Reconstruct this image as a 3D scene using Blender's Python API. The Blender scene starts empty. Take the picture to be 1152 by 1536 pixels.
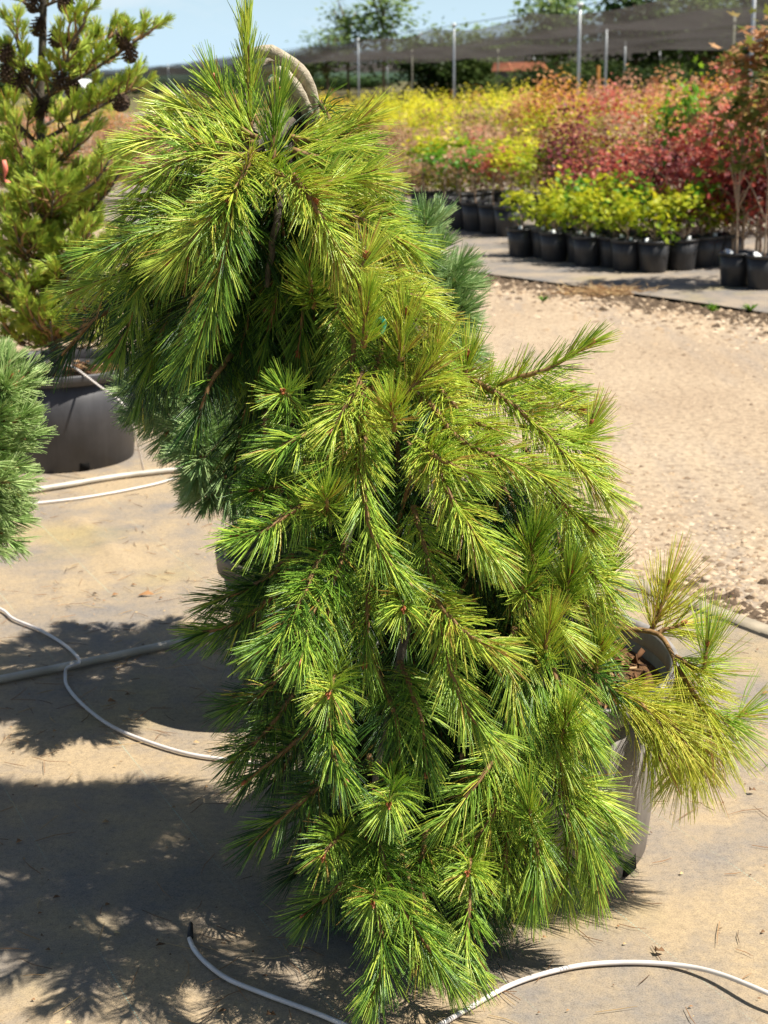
import bpy, bmesh, math, random
import numpy as np
from mathutils import Vector, Matrix

rng = np.random.default_rng(7)
random.seed(7)
scene = bpy.context.scene
col = scene.collection

# ------------------------------------------------------------------ camera
EYE = 1.5
FPX = 2300.0                                   # focal length in photo pixels (photo 1152 x 1536)
PITCH = math.radians(15.7)
ROLL = math.radians(-0.9)
cam_d = bpy.data.cameras.new('camera')
cam = bpy.data.objects.new('camera', cam_d)
col.objects.link(cam)
cam_d.sensor_fit = 'VERTICAL'
cam_d.sensor_height = 36.0
cam_d.lens = 36.0 * FPX / 1536.0
cam_d.clip_start = 0.05
cam_d.clip_end = 20000
CM = Matrix.Rotation(math.pi / 2 - PITCH, 4, 'X') @ Matrix.Rotation(ROLL, 4, 'Z')
cam.matrix_world = Matrix.Translation((0, 0, EYE)) @ CM
cam_d.dof.use_dof = True
cam_d.dof.focus_distance = 2.62
cam_d.dof.aperture_fstop = 8.5
scene.camera = cam
_CR = np.array(CM.to_3x3())

def ray(x, y):
    return _CR @ np.array([(x - 576) / FPX, -(y - 768) / FPX, -1.0])
def G(x, y, z=0.0):                            # place on the horizontal plane at height z
    d = ray(x, y)
    return np.array([0, 0, EYE]) + d * ((z - EYE) / d[2])
def P(x, y, Y):                                # place at distance Y in front of the camera
    d = ray(x, y)
    return np.array([0, 0, EYE]) + d * (Y / d[1])

# ------------------------------------------------------------------ world, sun, exposure
SUN_EL = math.radians(59)
SUN_AZ = math.radians(-13)                     # from +X towards the camera
SUN_TO = Vector((math.cos(SUN_EL) * math.cos(SUN_AZ), math.cos(SUN_EL) * math.sin(SUN_AZ), math.sin(SUN_EL)))
world = bpy.data.worlds.new('World')
scene.world = world
world.use_nodes = True
wn = world.node_tree
wn.nodes.clear()
w_out = wn.nodes.new('ShaderNodeOutputWorld')
w_bg = wn.nodes.new('ShaderNodeBackground')
sky = wn.nodes.new('ShaderNodeTexSky')
sky.sky_type = 'NISHITA'
sky.sun_disc = False
sky.sun_elevation = SUN_EL
sky.sun_rotation = math.radians(90) - SUN_AZ
sky.air_density = 1.0
sky.dust_density = 0.3
sky.ozone_density = 1.0
w_bg.inputs['Strength'].default_value = 0.05
# a few thin fair-weather clouds low in the sky
w_tc = wn.nodes.new('ShaderNodeTexCoord')
w_mp = wn.nodes.new('ShaderNodeMapping'); w_mp.inputs['Scale'].default_value = (5, 5, 16)
w_nz = wn.nodes.new('ShaderNodeTexNoise'); w_nz.inputs['Scale'].default_value = 1.6
w_nz.inputs['Detail'].default_value = 7; w_nz.inputs['Roughness'].default_value = 0.62
w_rp = wn.nodes.new('ShaderNodeMapRange')
w_rp.inputs['From Min'].default_value = 0.52; w_rp.inputs['From Max'].default_value = 0.80
w_rp.inputs['To Min'].default_value = 0.0; w_rp.inputs['To Max'].default_value = 0.55
w_mx = wn.nodes.new('ShaderNodeMixRGB')
w_mx.inputs['Color2'].default_value = (11.2, 11.4, 11.6, 1)
L = wn.links.new
L(w_tc.outputs['Generated'], w_mp.inputs['Vector']); L(w_mp.outputs['Vector'], w_nz.inputs['Vector'])
L(w_nz.outputs['Fac'], w_rp.inputs['Value']); L(w_rp.outputs['Result'], w_mx.inputs['Fac'])
# pale summer haze all round the horizon
w_sx = wn.nodes.new('ShaderNodeSeparateXYZ'); L(w_tc.outputs['Generated'], w_sx.inputs[0])
w_hz = wn.nodes.new('ShaderNodeMapRange'); w_hz.interpolation_type = 'SMOOTHSTEP'
w_hz.inputs['From Min'].default_value = -0.02; w_hz.inputs['From Max'].default_value = 0.20
w_hz.inputs['To Min'].default_value = 0.95; w_hz.inputs['To Max'].default_value = 0.0
L(w_sx.outputs['Z'], w_hz.inputs['Value'])
w_hm = wn.nodes.new('ShaderNodeMixRGB'); w_hm.inputs['Color2'].default_value = (7.4, 10.2, 12.4, 1)
L(w_hz.outputs[0], w_hm.inputs['Fac']); L(sky.outputs['Color'], w_hm.inputs['Color1'])
L(w_hm.outputs['Color'], w_mx.inputs['Color1']); L(w_mx.outputs['Color'], w_bg.inputs['Color'])
L(w_bg.outputs['Background'], w_out.inputs['Surface'])

sun_d = bpy.data.lights.new('sun', 'SUN')
sun_d.energy = 5.0
sun_d.angle = math.radians(0.53)
sun_d.color = (1.0, 0.95, 0.86)
sun = bpy.data.objects.new('sun', sun_d)
sun.rotation_euler = SUN_TO.to_track_quat('Z', 'Y').to_euler()
sun.location = (6, -1, 9)
col.objects.link(sun)

scene.view_settings.view_transform = 'Standard'
scene.view_settings.look = 'None'
scene.view_settings.gamma = 1.0
scene.view_settings.use_curve_mapping = False
scene.view_settings.exposure = 0.82
scene.render.resolution_x = 768
scene.render.resolution_y = 1024
scene.cycles.max_bounces = 8
scene.cycles.transparent_max_bounces = 24

# ------------------------------------------------------------------ materials
def new_mat(name):
    m = bpy.data.materials.new(name)
    m.use_nodes = True
    nt = m.node_tree
    nt.nodes.clear()
    out = nt.nodes.new('ShaderNodeOutputMaterial')
    b = nt.nodes.new('ShaderNodeBsdfPrincipled')
    nt.links.new(b.outputs[0], out.inputs[0])
    return m, nt, b, out

def ramp(nt, stops):
    r = nt.nodes.new('ShaderNodeValToRGB')
    e = r.color_ramp.elements
    while len(e) > 1:
        e.remove(e[-1])
    e[0].position = stops[0][0]; e[0].color = (*stops[0][1], 1)
    for p, c in stops[1:]:
        k = e.new(p); k.color = (*c, 1)
    return r

def noise(nt, scale, detail=4, rough=0.55, coord='Object', vec=None):
    n = nt.nodes.new('ShaderNodeTexNoise')
    n.inputs['Scale'].default_value = scale
    n.inputs['Detail'].default_value = detail
    n.inputs['Roughness'].default_value = rough
    if vec is None:
        tc = nt.nodes.new('ShaderNodeTexCoord')
        vec = tc.outputs[coord]
    nt.links.new(vec, n.inputs['Vector'])
    return n

def bump(nt, b, height, strength, dist):
    bp = nt.nodes.new('ShaderNodeBump')
    bp.inputs['Strength'].default_value = strength
    bp.inputs['Distance'].default_value = dist
    nt.links.new(height, bp.inputs['Height'])
    nt.links.new(bp.outputs[0], b.inputs['Normal'])

def leaf_mat(name, stops, trans=0.3, rough=0.45, spec=0.5, tscale=1.0):
    """foliage: colour varies leaf by leaf through the 'rnd' attribute; some light passes through"""
    m, nt, b, out = new_mat(name)
    at = nt.nodes.new('ShaderNodeAttribute'); at.attribute_name = 'rnd'
    r = ramp(nt, stops)
    nt.links.new(at.outputs['Fac'], r.inputs['Fac'])
    nt.links.new(r.outputs['Color'], b.inputs['Base Color'])
    b.inputs['Roughness'].default_value = rough
    b.inputs['Specular IOR Level'].default_value = spec
    t = nt.nodes.new('ShaderNodeBsdfTranslucent')
    if tscale != 1.0:
        mm = nt.nodes.new('ShaderNodeMixRGB'); mm.blend_type = 'MULTIPLY'; mm.inputs['Fac'].default_value = 1
        mm.inputs['Color2'].default_value = (tscale, tscale, tscale * 0.8, 1)
        nt.links.new(r.outputs['Color'], mm.inputs['Color1'])
        nt.links.new(mm.outputs['Color'], t.inputs['Color'])
    else:
        nt.links.new(r.outputs['Color'], t.inputs['Color'])
    mx = nt.nodes.new('ShaderNodeMixShader'); mx.inputs['Fac'].default_value = trans
    nt.links.new(b.outputs[0], mx.inputs[1]); nt.links.new(t.outputs[0], mx.inputs[2])
    nt.links.new(mx.outputs[0], out.inputs[0])
    return m

def plain_mat(name, c1, c2, scale=20, rough=0.7, spec=0.4, bump_s=0.0, bump_d=0.002, detail=4):
    m, nt, b, out = new_mat(name)
    n = noise(nt, scale, detail)
    r = ramp(nt, [(0.3, c1), (0.7, c2)])
    nt.links.new(n.outputs['Fac'], r.inputs['Fac'])
    nt.links.new(r.outputs['Color'], b.inputs['Base Color'])
    b.inputs['Roughness'].default_value = rough
    b.inputs['Specular IOR Level'].default_value = spec
    if bump_s:
        n2 = noise(nt, scale * 4, 3)
        bump(nt, b, n2.outputs['Fac'], bump_s, bump_d)
    return m

M = {}
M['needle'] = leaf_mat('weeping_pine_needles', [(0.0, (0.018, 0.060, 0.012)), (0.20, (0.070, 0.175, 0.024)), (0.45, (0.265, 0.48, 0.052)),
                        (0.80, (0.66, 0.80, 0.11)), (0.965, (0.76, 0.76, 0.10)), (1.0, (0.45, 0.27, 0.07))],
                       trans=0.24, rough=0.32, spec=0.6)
M['needle_yellow'] = leaf_mat('sunbleached_pine_needles', [(0.0, (0.40, 0.52, 0.04)), (0.5, (0.70, 0.72, 0.08)),
                        (0.85, (0.82, 0.68, 0.13)), (1.0, (0.60, 0.30, 0.10))], trans=0.25, rough=0.4, spec=0.5)
M['needle_blue'] = leaf_mat('bluegreen_pine_needles', [(0.0, (0.06, 0.14, 0.035)), (0.5, (0.25, 0.43, 0.15)),
                        (1.0, (0.53, 0.67, 0.28))], trans=0.2, rough=0.4, spec=0.5)
M['needle_mid'] = leaf_mat('green_pine_needles', [(0.0, (0.12, 0.25, 0.055)), (0.5, (0.38, 0.58, 0.17)),
                        (1.0, (0.64, 0.76, 0.33))], trans=0.25, rough=0.4, spec=0.5)
M['needle_limber'] = leaf_mat('limber_pine_needles', [(0.0, (0.10, 0.20, 0.025)), (0.5, (0.36, 0.54, 0.065)),
                        (0.9, (0.64, 0.72, 0.11)), (0.975, (0.70, 0.70, 0.10)), (1.0, (0.48, 0.28, 0.06))], trans=0.25, rough=0.45, spec=0.4)
M['stem'] = plain_mat('young_pine_stem', (0.16, 0.085, 0.035), (0.30, 0.18, 0.07), 120, 0.7, 0.3, 0.5, 0.001)
M['bud'] = plain_mat('pine_bud', (0.22, 0.055, 0.02), (0.42, 0.14, 0.045), 300, 0.5, 0.5)
M['bark'] = plain_mat('pine_bark', (0.16, 0.13, 0.09), (0.36, 0.30, 0.21), 60, 0.85, 0.2, 0.8, 0.003)
M['bark_dark'] = plain_mat('dark_pine_bark', (0.05, 0.045, 0.035), (0.15, 0.125, 0.095), 50, 0.85, 0.2, 0.8, 0.003)
M['bark_pale'] = plain_mat('pale_tan_bark', (0.27, 0.225, 0.16), (0.52, 0.45, 0.34), 70, 0.85, 0.2, 0.8, 0.003)
M['cone'] = plain_mat('pine_cone', (0.03, 0.018, 0.012), (0.14, 0.085, 0.05), 60, 0.7, 0.3)
M['wood_stem'] = plain_mat('sapling_stem', (0.22, 0.15, 0.10), (0.40, 0.31, 0.22), 30, 0.8, 0.2)

def pot_mat(name, c1, c2, dust):
    m, nt, b, out = new_mat(name)
    n = noise(nt, 9, 5, 0.6)
    tc = nt.nodes.new('ShaderNodeTexCoord')
    mp = nt.nodes.new('ShaderNodeMapping'); mp.inputs['Scale'].default_value = (28, 28, 2.0)
    nt.links.new(tc.outputs['Object'], mp.inputs['Vector'])
    n2 = noise(nt, 1.0, 5, 0.6, vec=mp.outputs['Vector'])
    r = ramp(nt, [(0.32, c1), (0.68, c2)])
    mixf = nt.nodes.new('ShaderNodeMath'); mixf.operation = 'ADD'
    h = nt.nodes.new('ShaderNodeMath'); h.operation = 'MULTIPLY'; h.inputs[1].default_value = 0.5
    h2 = nt.nodes.new('ShaderNodeMath'); h2.operation = 'MULTIPLY'; h2.inputs[1].default_value = 0.5
    nt.links.new(n.outputs['Fac'], h.inputs[0]); nt.links.new(n2.outputs['Fac'], h2.inputs[0])
    nt.links.new(h.outputs[0], mixf.inputs[0]); nt.links.new(h2.outputs[0], mixf.inputs[1])
    nt.links.new(mixf.outputs[0], r.inputs['Fac'])
    nt.links.new(r.outputs['Color'], b.inputs['Base Color'])
    b.inputs['Roughness'].default_value = dust
    b.inputs['Specular IOR Level'].default_value = 0.45
    n3 = noise(nt, 140, 2)
    bump(nt, b, n3.outputs['Fac'], 0.15, 0.001)
    return m
M['pot_grey'] = pot_mat('weathered_grey_plastic', (0.15, 0.136, 0.124), (0.36, 0.325, 0.29), 0.55)
M['pot_dark'] = pot_mat('dark_grey_plastic', (0.030, 0.029, 0.031), (0.062, 0.060, 0.064), 0.5)
M['pot_black'] = pot_mat('black_plastic', (0.014, 0.014, 0.015), (0.04, 0.039, 0.04), 0.42)
M['pot_taupe'] = pot_mat('taupe_plastic', (0.10, 0.088, 0.065), (0.17, 0.15, 0.11), 0.5)
M['hole'] = plain_mat('hole_inside', (0.006, 0.006, 0.006), (0.012, 0.011, 0.01), 30, 0.9, 0.1)
M['soil'] = plain_mat('bark_mulch_soil', (0.05, 0.03, 0.018), (0.26, 0.14, 0.065), 55, 0.95, 0.1, 1.0, 0.01)
M['chip'] = leaf_mat('bark_chip', [(0.0, (0.07, 0.035, 0.02)), (0.6, (0.30, 0.15, 0.065)), (1.0, (0.50, 0.33, 0.18))], trans=0.0, rough=0.9, spec=0.1)
M['pvc'] = plain_mat('white_pvc', (0.40, 0.36, 0.29), (0.60, 0.55, 0.46), 9, 0.4, 0.5)
M['tube'] = plain_mat('white_drip_tube', (0.58, 0.52, 0.47), (0.78, 0.72, 0.67), 14, 0.4, 0.5)
M['steel'] = plain_mat('galvanised_steel', (0.42, 0.45, 0.46), (0.60, 0.63, 0.64), 5, 0.45, 0.5)
M['steel'].node_tree.nodes['Principled BSDF'].inputs['Metallic'].default_value = 0.35
M['post_tan'] = plain_mat('weathered_post', (0.30, 0.29, 0.22), (0.48, 0.46, 0.36), 5, 0.6, 0.4)
M['rust'] = plain_mat('orange_post_paint', (0.5, 0.20, 0.03), (0.65, 0.30, 0.05), 5, 0.6, 0.4)
M['white_wall'] = plain_mat('white_sheeting', (0.7, 0.7, 0.7), (0.82, 0.82, 0.82), 2, 0.6, 0.4)
M['grey_wall'] = plain_mat('grey_siding', (0.20, 0.19, 0.20), (0.30, 0.29, 0.29), 2, 0.7, 0.3)
M['red_roof'] = plain_mat('rust_red_roof', (0.40, 0.13, 0.07), (0.55, 0.22, 0.12), 3, 0.7, 0.3)
M['ribbon'] = plain_mat('pink_ribbon', (0.75, 0.16, 0.10), (0.80, 0.26, 0.18), 20, 0.6, 0.3)
M['tape'] = plain_mat('turquoise_tape', (0.02, 0.45, 0.40), (0.05, 0.6, 0.52), 20, 0.4, 0.4)
M['tag'] = plain_mat('white_tag', (0.72, 0.74, 0.72), (0.82, 0.84, 0.82), 8, 0.5, 0.4)
M['stake'] = plain_mat('dark_stake', (0.03, 0.03, 0.03), (0.07, 0.06, 0.05), 30, 0.6, 0.3)
M['board'] = plain_mat('grey_edging_board', (0.26, 0.22, 0.16), (0.42, 0.35, 0.25), 14, 0.85, 0.2, 0.5, 0.003)

# maples and other nursery stock
LEAFC = {
 'yellowgreen': [(0.0, (0.14, 0.24, 0.015)), (0.5, (0.42, 0.48, 0.02)), (1.0, (0.68, 0.60, 0.03))],
 'yellow':      [(0.0, (0.36, 0.40, 0.02)), (0.5, (0.70, 0.68, 0.04)), (1.0, (0.82, 0.72, 0.06))],
 'gold':        [(0.0, (0.30, 0.22, 0.02)), (0.5, (0.58, 0.40, 0.03)), (1.0, (0.66, 0.33, 0.06))],
 'green':       [(0.0, (0.05, 0.16, 0.012)), (0.5, (0.13, 0.33, 0.02)), (1.0, (0.28, 0.46, 0.03))],
 'orange':      [(0.0, (0.34, 0.18, 0.05)), (0.5, (0.64, 0.27, 0.12)), (1.0, (0.74, 0.47, 0.22))],
 'red':         [(0.0, (0.22, 0.035, 0.025)), (0.5, (0.54, 0.11, 0.08)), (1.0, (0.66, 0.30, 0.19))],
 'pink':        [(0.0, (0.30, 0.11, 0.07)), (0.5, (0.56, 0.26, 0.17)), (1.0, (0.68, 0.44, 0.26))],
 'burgundy':    [(0.0, (0.05, 0.012, 0.013)), (0.6, (0.19, 0.040, 0.045)), (1.0, (0.48, 0.15, 0.13))],
 'brownpink':   [(0.0, (0.20, 0.125, 0.06)), (0.5, (0.42, 0.25, 0.14)), (1.0, (0.58, 0.40, 0.22))],
 'bronze':      [(0.0, (0.07, 0.12, 0.02)), (0.4, (0.20, 0.22, 0.04)), (0.7, (0.48, 0.22, 0.11)), (1.0, (0.72, 0.46, 0.22))],
 'darkgreen':   [(0.0, (0.018, 0.045, 0.012)), (0.5, (0.05, 0.10, 0.022)), (1.0, (0.11, 0.17, 0.04))],
 'poplar':      [(0.0, (0.09, 0.16, 0.04)), (0.5, (0.20, 0.30, 0.08)), (1.0, (0.34, 0.42, 0.14))],
}
for k, v in LEAFC.items():
    M['leaf_' + k] = leaf_mat('leaf_' + k, v, trans=0.45, rough=0.5, spec=0.35)

# woven ground cloth
def make_cloth_mat(name, sv, dusty, grey):
    m, nt, b, out = new_mat(name)
    tc = nt.nodes.new('ShaderNodeTexCoord')
    v = tc.outputs['Object']
    n1 = noise(nt, 1.7, 7, 0.62, vec=v)
    n2 = noise(nt, 7.0, 9, 0.72, vec=v)
    r = ramp(nt, [(0.32, grey), (0.47, tuple((a + c) / 2 for a, c in zip(grey, dusty))), (0.60, dusty)])
    add = nt.nodes.new('ShaderNodeMath'); add.operation = 'MULTIPLY_ADD'; add.inputs[1].default_value = 0.75
    sub = nt.nodes.new('ShaderNodeMath'); sub.operation = 'SUBTRACT'; sub.inputs[1].default_value = 0.375
    nt.links.new(n2.outputs['Fac'], add.inputs[0]); nt.links.new(n1.outputs['Fac'], sub.inputs[0])
    nt.links.new(sub.outputs[0], add.inputs[2]); nt.links.new(add.outputs[0], r.inputs['Fac'])
    # yellow-green algae film in patches
    n4 = noise(nt, 1.1, 3, 0.5, vec=v)
    ag = nt.nodes.new('ShaderNodeMapRange')
    ag.inputs['From Min'].default_value = 0.54; ag.inputs['From Max'].default_value = 0.72
    ag.inputs['To Max'].default_value = 0.6
    nt.links.new(n4.outputs['Fac'], ag.inputs['Value'])
    mxa = nt.nodes.new('ShaderNodeMixRGB'); mxa.inputs['Color2'].default_value = (0.36, 0.30, 0.09, 1)
    nt.links.new(ag.outputs[0], mxa.inputs['Fac']); nt.links.new(r.outputs['Color'], mxa.inputs['Color1'])
    # pale specks and dark crumbs
    n5 = noise(nt, 70, 7, 0.75, vec=v)
    sp = ramp(nt, [(0.30, (0.70, 0.69, 0.68)), (0.47, (0.97, 0.97, 0.97)), (0.58, (1.05, 1.04, 1.02)), (0.74, (1.25, 1.22, 1.16))])
    nt.links.new(n5.outputs['Fac'], sp.inputs['Fac'])
    n6 = noise(nt, 330, 3, 0.8, vec=v)
    sp6 = ramp(nt, [(0.30, (0.55, 0.54, 0.53)), (0.5, (1, 1, 1)), (0.70, (1.2, 1.18, 1.14))])
    nt.links.new(n6.outputs['Fac'], sp6.inputs['Fac'])
    mul6 = nt.nodes.new('ShaderNodeMixRGB'); mul6.blend_type = 'MULTIPLY'; mul6.inputs['Fac'].default_value = 1
    nt.links.new(mxa.outputs['Color'], mul6.inputs['Color1']); nt.links.new(sp6.outputs['Color'], mul6.inputs['Color2'])
    mul = nt.nodes.new('ShaderNodeMixRGB'); mul.blend_type = 'MULTIPLY'; mul.inputs['Fac'].default_value = 1
    nt.links.new(mul6.outputs['Color'], mul.inputs['Color1']); nt.links.new(sp.outputs['Color'], mul.inputs['Color2'])
    # thin green marker threads woven in every 0.3 m
    mp = nt.nodes.new('ShaderNodeMapping'); mp.inputs['Rotation'].default_value = (0, 0, math.radians(-26))
    nt.links.new(v, mp.inputs['Vector'])
    sx = nt.nodes.new('ShaderNodeSeparateXYZ'); nt.links.new(mp.outputs[0], sx.inputs[0])
    md = nt.nodes.new('ShaderNodeMath'); md.operation = 'PINGPONG'; md.inputs[1].default_value = 0.15
    nt.links.new(sx.outputs['X'], md.inputs[0])
    lt = nt.nodes.new('ShaderNodeMath'); lt.operation = 'LESS_THAN'; lt.inputs[1].default_value = 0.0011
    nt.links.new(md.outputs[0], lt.inputs[0])
    dsh = nt.nodes.new('ShaderNodeMath'); dsh.operation = 'PINGPONG'; dsh.inputs[1].default_value = 0.004
    nt.links.new(sx.outputs['Y'], dsh.inputs[0])
    d2 = nt.nodes.new('ShaderNodeMath'); d2.operation = 'LESS_THAN'; d2.inputs[1].default_value = 0.0022
    nt.links.new(dsh.outputs[0], d2.inputs[0])
    dm = nt.nodes.new('ShaderNodeMath'); dm.operation = 'MULTIPLY'
    nt.links.new(lt.outputs[0], dm.inputs[0]); nt.links.new(d2.outputs[0], dm.inputs[1])
    mk = nt.nodes.new('ShaderNodeMapRange'); mk.inputs['From Min'].default_value = 0.4; mk.inputs['From Max'].default_value = 0.6
    mk.inputs['To Max'].default_value = 0.8
    nt.links.new(n1.outputs['Fac'], mk.inputs['Value'])
    dm2 = nt.nodes.new('ShaderNodeMath'); dm2.operation = 'MULTIPLY'
    nt.links.new(dm.outputs[0], dm2.inputs[0]); nt.links.new(mk.outputs[0], dm2.inputs[1])
    mxl = nt.nodes.new('ShaderNodeMixRGB'); mxl.inputs['Color2'].default_value = (0.34, 0.52, 0.42, 1)
    nt.links.new(dm2.outputs[0], mxl.inputs['Fac']); nt.links.new(mul.outputs['Color'], mxl.inputs['Color1'])
    nt.links.new(mxl.outputs['Color'], b.inputs['Base Color'])
    b.inputs['Roughness'].default_value = 0.8
    b.inputs['Specular IOR Level'].default_value = 0.25
    # weave relief
    wx = nt.nodes.new('ShaderNodeTexWave'); wx.inputs['Scale'].default_value = 160; wx.bands_direction = 'X'
    wy = nt.nodes.new('ShaderNodeTexWave'); wy.inputs['Scale'].default_value = 160; wy.bands_direction = 'Y'
    nt.links.new(mp.outputs[0], wx.inputs['Vector']); nt.links.new(mp.outputs[0], wy.inputs['Vector'])
    ws = nt.nodes.new('ShaderNodeMath'); ws.operation = 'ADD'
    nt.links.new(wx.outputs['Fac'], ws.inputs[0]); nt.links.new(wy.outputs['Fac'], ws.inputs[1])
    wm = nt.nodes.new('ShaderNodeMath'); wm.operation = 'MULTIPLY_ADD'; wm.inputs[1].default_value = 0.35
    nt.links.new(ws.outputs[0], wm.inputs[0]); nt.links.new(n2.outputs['Fac'], wm.inputs[2])
    bump(nt, b, wm.outputs[0], 0.5, 0.003)
    return m
M['cloth'] = make_cloth_mat('woven_ground_cloth', 1, (0.43, 0.328, 0.205), (0.25, 0.220, 0.190))
M['cloth_far'] = make_cloth_mat('woven_ground_cloth_beyond_the_road', 1, (0.35, 0.285, 0.215), (0.175, 0.168, 0.165))

def make_road_mat():
    m, nt, b, out = new_mat('sandy_gravel_road')
    tc = nt.nodes.new('ShaderNodeTexCoord'); v = tc.outputs['Object']
    n1 = noise(nt, 0.9, 6, 0.6, vec=v); n2 = noise(nt, 26, 6, 0.7, vec=v)
    vo = nt.nodes.new('ShaderNodeTexVoronoi'); vo.inputs['Scale'].default_value = 38
    nt.links.new(v, vo.inputs['Vector'])
    r1 = ramp(nt, [(0.35, (0.35, 0.265, 0.18)), (0.65, (0.43, 0.335, 0.23))])
    nt.links.new(n1.outputs['Fac'], r1.inputs['Fac'])
    rm = nt.nodes.new('ShaderNodeMapping'); rm.inputs['Rotation'].default_value = (0, 0, math.radians(-35.4)); rm.inputs['Scale'].default_value = (2.6, 0.35, 1)
    nt.links.new(v, rm.inputs['Vector'])
    n3 = noise(nt, 1.0, 6, 0.62, vec=rm.outputs[0])
    sr = nt.nodes.new('ShaderNodeMapRange'); sr.inputs['From Min'].default_value = 0.50; sr.inputs['From Max'].default_value = 0.66; sr.inputs['To Max'].default_value = 0.75
    nt.links.new(n3.outputs['Fac'], sr.inputs['Value'])
    sm_ = nt.nodes.new('ShaderNodeMixRGB'); sm_.inputs['Color2'].default_value = (0.30, 0.245, 0.19, 1)
    nt.links.new(sr.outputs[0], sm_.inputs['Fac']); nt.links.new(r1.outputs['Color'], sm_.inputs['Color1'])
    r2 = ramp(nt, [(0.28, (0.55, 0.52, 0.50)), (0.5, (1, 1, 1)), (0.75, (1.15, 1.13, 1.10))])
    nt.links.new(n2.outputs['Fac'], r2.inputs['Fac'])
    mul = nt.nodes.new('ShaderNodeMixRGB'); mul.blend_type = 'MULTIPLY'; mul.inputs['Fac'].default_value = 1
    nt.links.new(sm_.outputs['Color'], mul.inputs['Color1']); nt.links.new(r2.outputs['Color'], mul.inputs['Color2'])
    nt.links.new(mul.outputs['Color'], b.inputs['Base Color'])
    b.inputs['Roughness'].default_value = 0.95; b.inputs['Specular IOR Level'].default_value = 0.1
    ad = nt.nodes.new('ShaderNodeMath'); ad.operation = 'ADD'
    nt.links.new(vo.outputs['Distance'], ad.inputs[0]); nt.links.new(n2.outputs['Fac'], ad.inputs[1])
    bump(nt, b, ad.outputs[0], 0.55, 0.010)
    return m
M['road'] = make_road_mat()
M['stone'] = leaf_mat('crushed_stone', [(0.0, (0.17, 0.12, 0.08)), (0.4, (0.36, 0.26, 0.165)), (1.0, (0.52, 0.41, 0.29))], trans=0.0, rough=0.9, spec=0.15)
M['dirt'] = plain_mat('dark_dirt_litter', (0.05, 0.035, 0.022), (0.17, 0.12, 0.08), 22, 0.95, 0.1, 1.0, 0.01, 6)
M['field'] = plain_mat('field_grass_ground', (0.10, 0.085, 0.04), (0.17, 0.15, 0.07), 1.5, 0.95, 0.1)
M['hill'] = plain_mat('wooded_hill', (0.03, 0.055, 0.035), (0.055, 0.085, 0.055), 0.02, 0.95, 0.1)
M['straw'] = leaf_mat('fallen_needles', [(0.0, (0.10, 0.06, 0.035)), (0.6, (0.34, 0.18, 0.08)), (1.0, (0.60, 0.44, 0.22))], trans=0.0, rough=0.8, spec=0.2)

def make_shade_mat():
    m, nt, b, out = new_mat('black_knitted_shade_cloth')
    n = noise(nt, 0.35, 4, 0.6)
    r = ramp(nt, [(0.3, (0.055, 0.048, 0.044)), (0.7, (0.10, 0.09, 0.084))])
    nt.links.new(n.outputs['Fac'], r.inputs['Fac']); nt.links.new(r.outputs['Color'], b.inputs['Base Color'])
    b.inputs['Roughness'].default_value = 0.85
    tl = nt.nodes.new('ShaderNodeBsdfTranslucent'); nt.links.new(r.outputs['Color'], tl.inputs['Color'])
    mx0 = nt.nodes.new('ShaderNodeMixShader'); mx0.inputs['Fac'].default_value = 0.45
    nt.links.new(b.outputs[0], mx0.inputs[1]); nt.links.new(tl.outputs[0], mx0.inputs[2])
    tr = nt.nodes.new('ShaderNodeBsdfTransparent')
    mx = nt.nodes.new('ShaderNodeMixShader'); mx.inputs['Fac'].default_value = 0.36
    nt.links.new(mx0.outputs[0], mx.inputs[1]); nt.links.new(tr.outputs[0], mx.inputs[2])
    nt.links.new(mx.outputs[0], out.inputs[0])
    return m
M['shade'] = make_shade_mat()

# ------------------------------------------------------------------ helpers
def mesh_np(name, verts, quads=None, tris=None, rnd=None, mats=(), smooth=True, mat_idx=None):
    me = bpy.data.meshes.new(name)
    verts = np.asarray(verts, np.float32)
    me.vertices.add(len(verts))
    me.vertices.foreach_set('co', verts.ravel())
    loops, starts, n0 = [], [], 0
    if quads is not None and len(quads):
        quads = np.asarray(quads, np.int32)
        loops.append(quads.ravel()); starts.append(np.arange(len(quads)) * 4); n0 = quads.size
    if tris is not None and len(tris):
        tris = np.asarray(tris, np.int32)
        loops.append(tris.ravel()); starts.append(n0 + np.arange(len(tris)) * 3)
    loops = np.concatenate(loops).astype(np.int32); starts = np.concatenate(starts).astype(np.int32)
    me.loops.add(len(loops)); me.loops.foreach_set('vertex_index', loops)
    me.polygons.add(len(starts)); me.polygons.foreach_set('loop_start', starts)
    if mat_idx is not None:
        me.polygons.foreach_set('material_index', np.asarray(mat_idx, np.int32))
    if rnd is not None:
        a = me.attributes.new('rnd', 'FLOAT', 'POINT')
        a.data.foreach_set('value', np.clip(np.asarray(rnd, np.float32), 0, 1))
    for m_ in mats:
        me.materials.append(m_)
    me.update(calc_edges=True)
    me.validate()
    if smooth:
        me.polygons.foreach_set('use_smooth', np.ones(len(me.polygons), bool))
    return me

def obj(name, me, parent=None, loc=None, rot=None, scale=None):
    o = bpy.data.objects.new(name, me)
    col.objects.link(o)
    if parent is not None: o.parent = parent
    if loc is not None: o.location = Vector([float(c) for c in loc])
    if rot is not None: o.rotation_euler = rot
    if scale is not None: o.scale = scale if hasattr(scale, '__len__') else (scale,) * 3
    return o

def tag(o, label=None, cat=None, group=None, kind=None):
    if label: o['label'] = label
    if cat: o['category'] = cat
    if group: o['group'] = group
    if kind: o['kind'] = kind
    return o

def thing(name, loc, label, cat, group=None, rotz=0.0):
    o = obj(name, None, None, loc, (0, 0, rotz))
    o.empty_display_size = 0.1
    return tag(o, label, cat, group)

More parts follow.
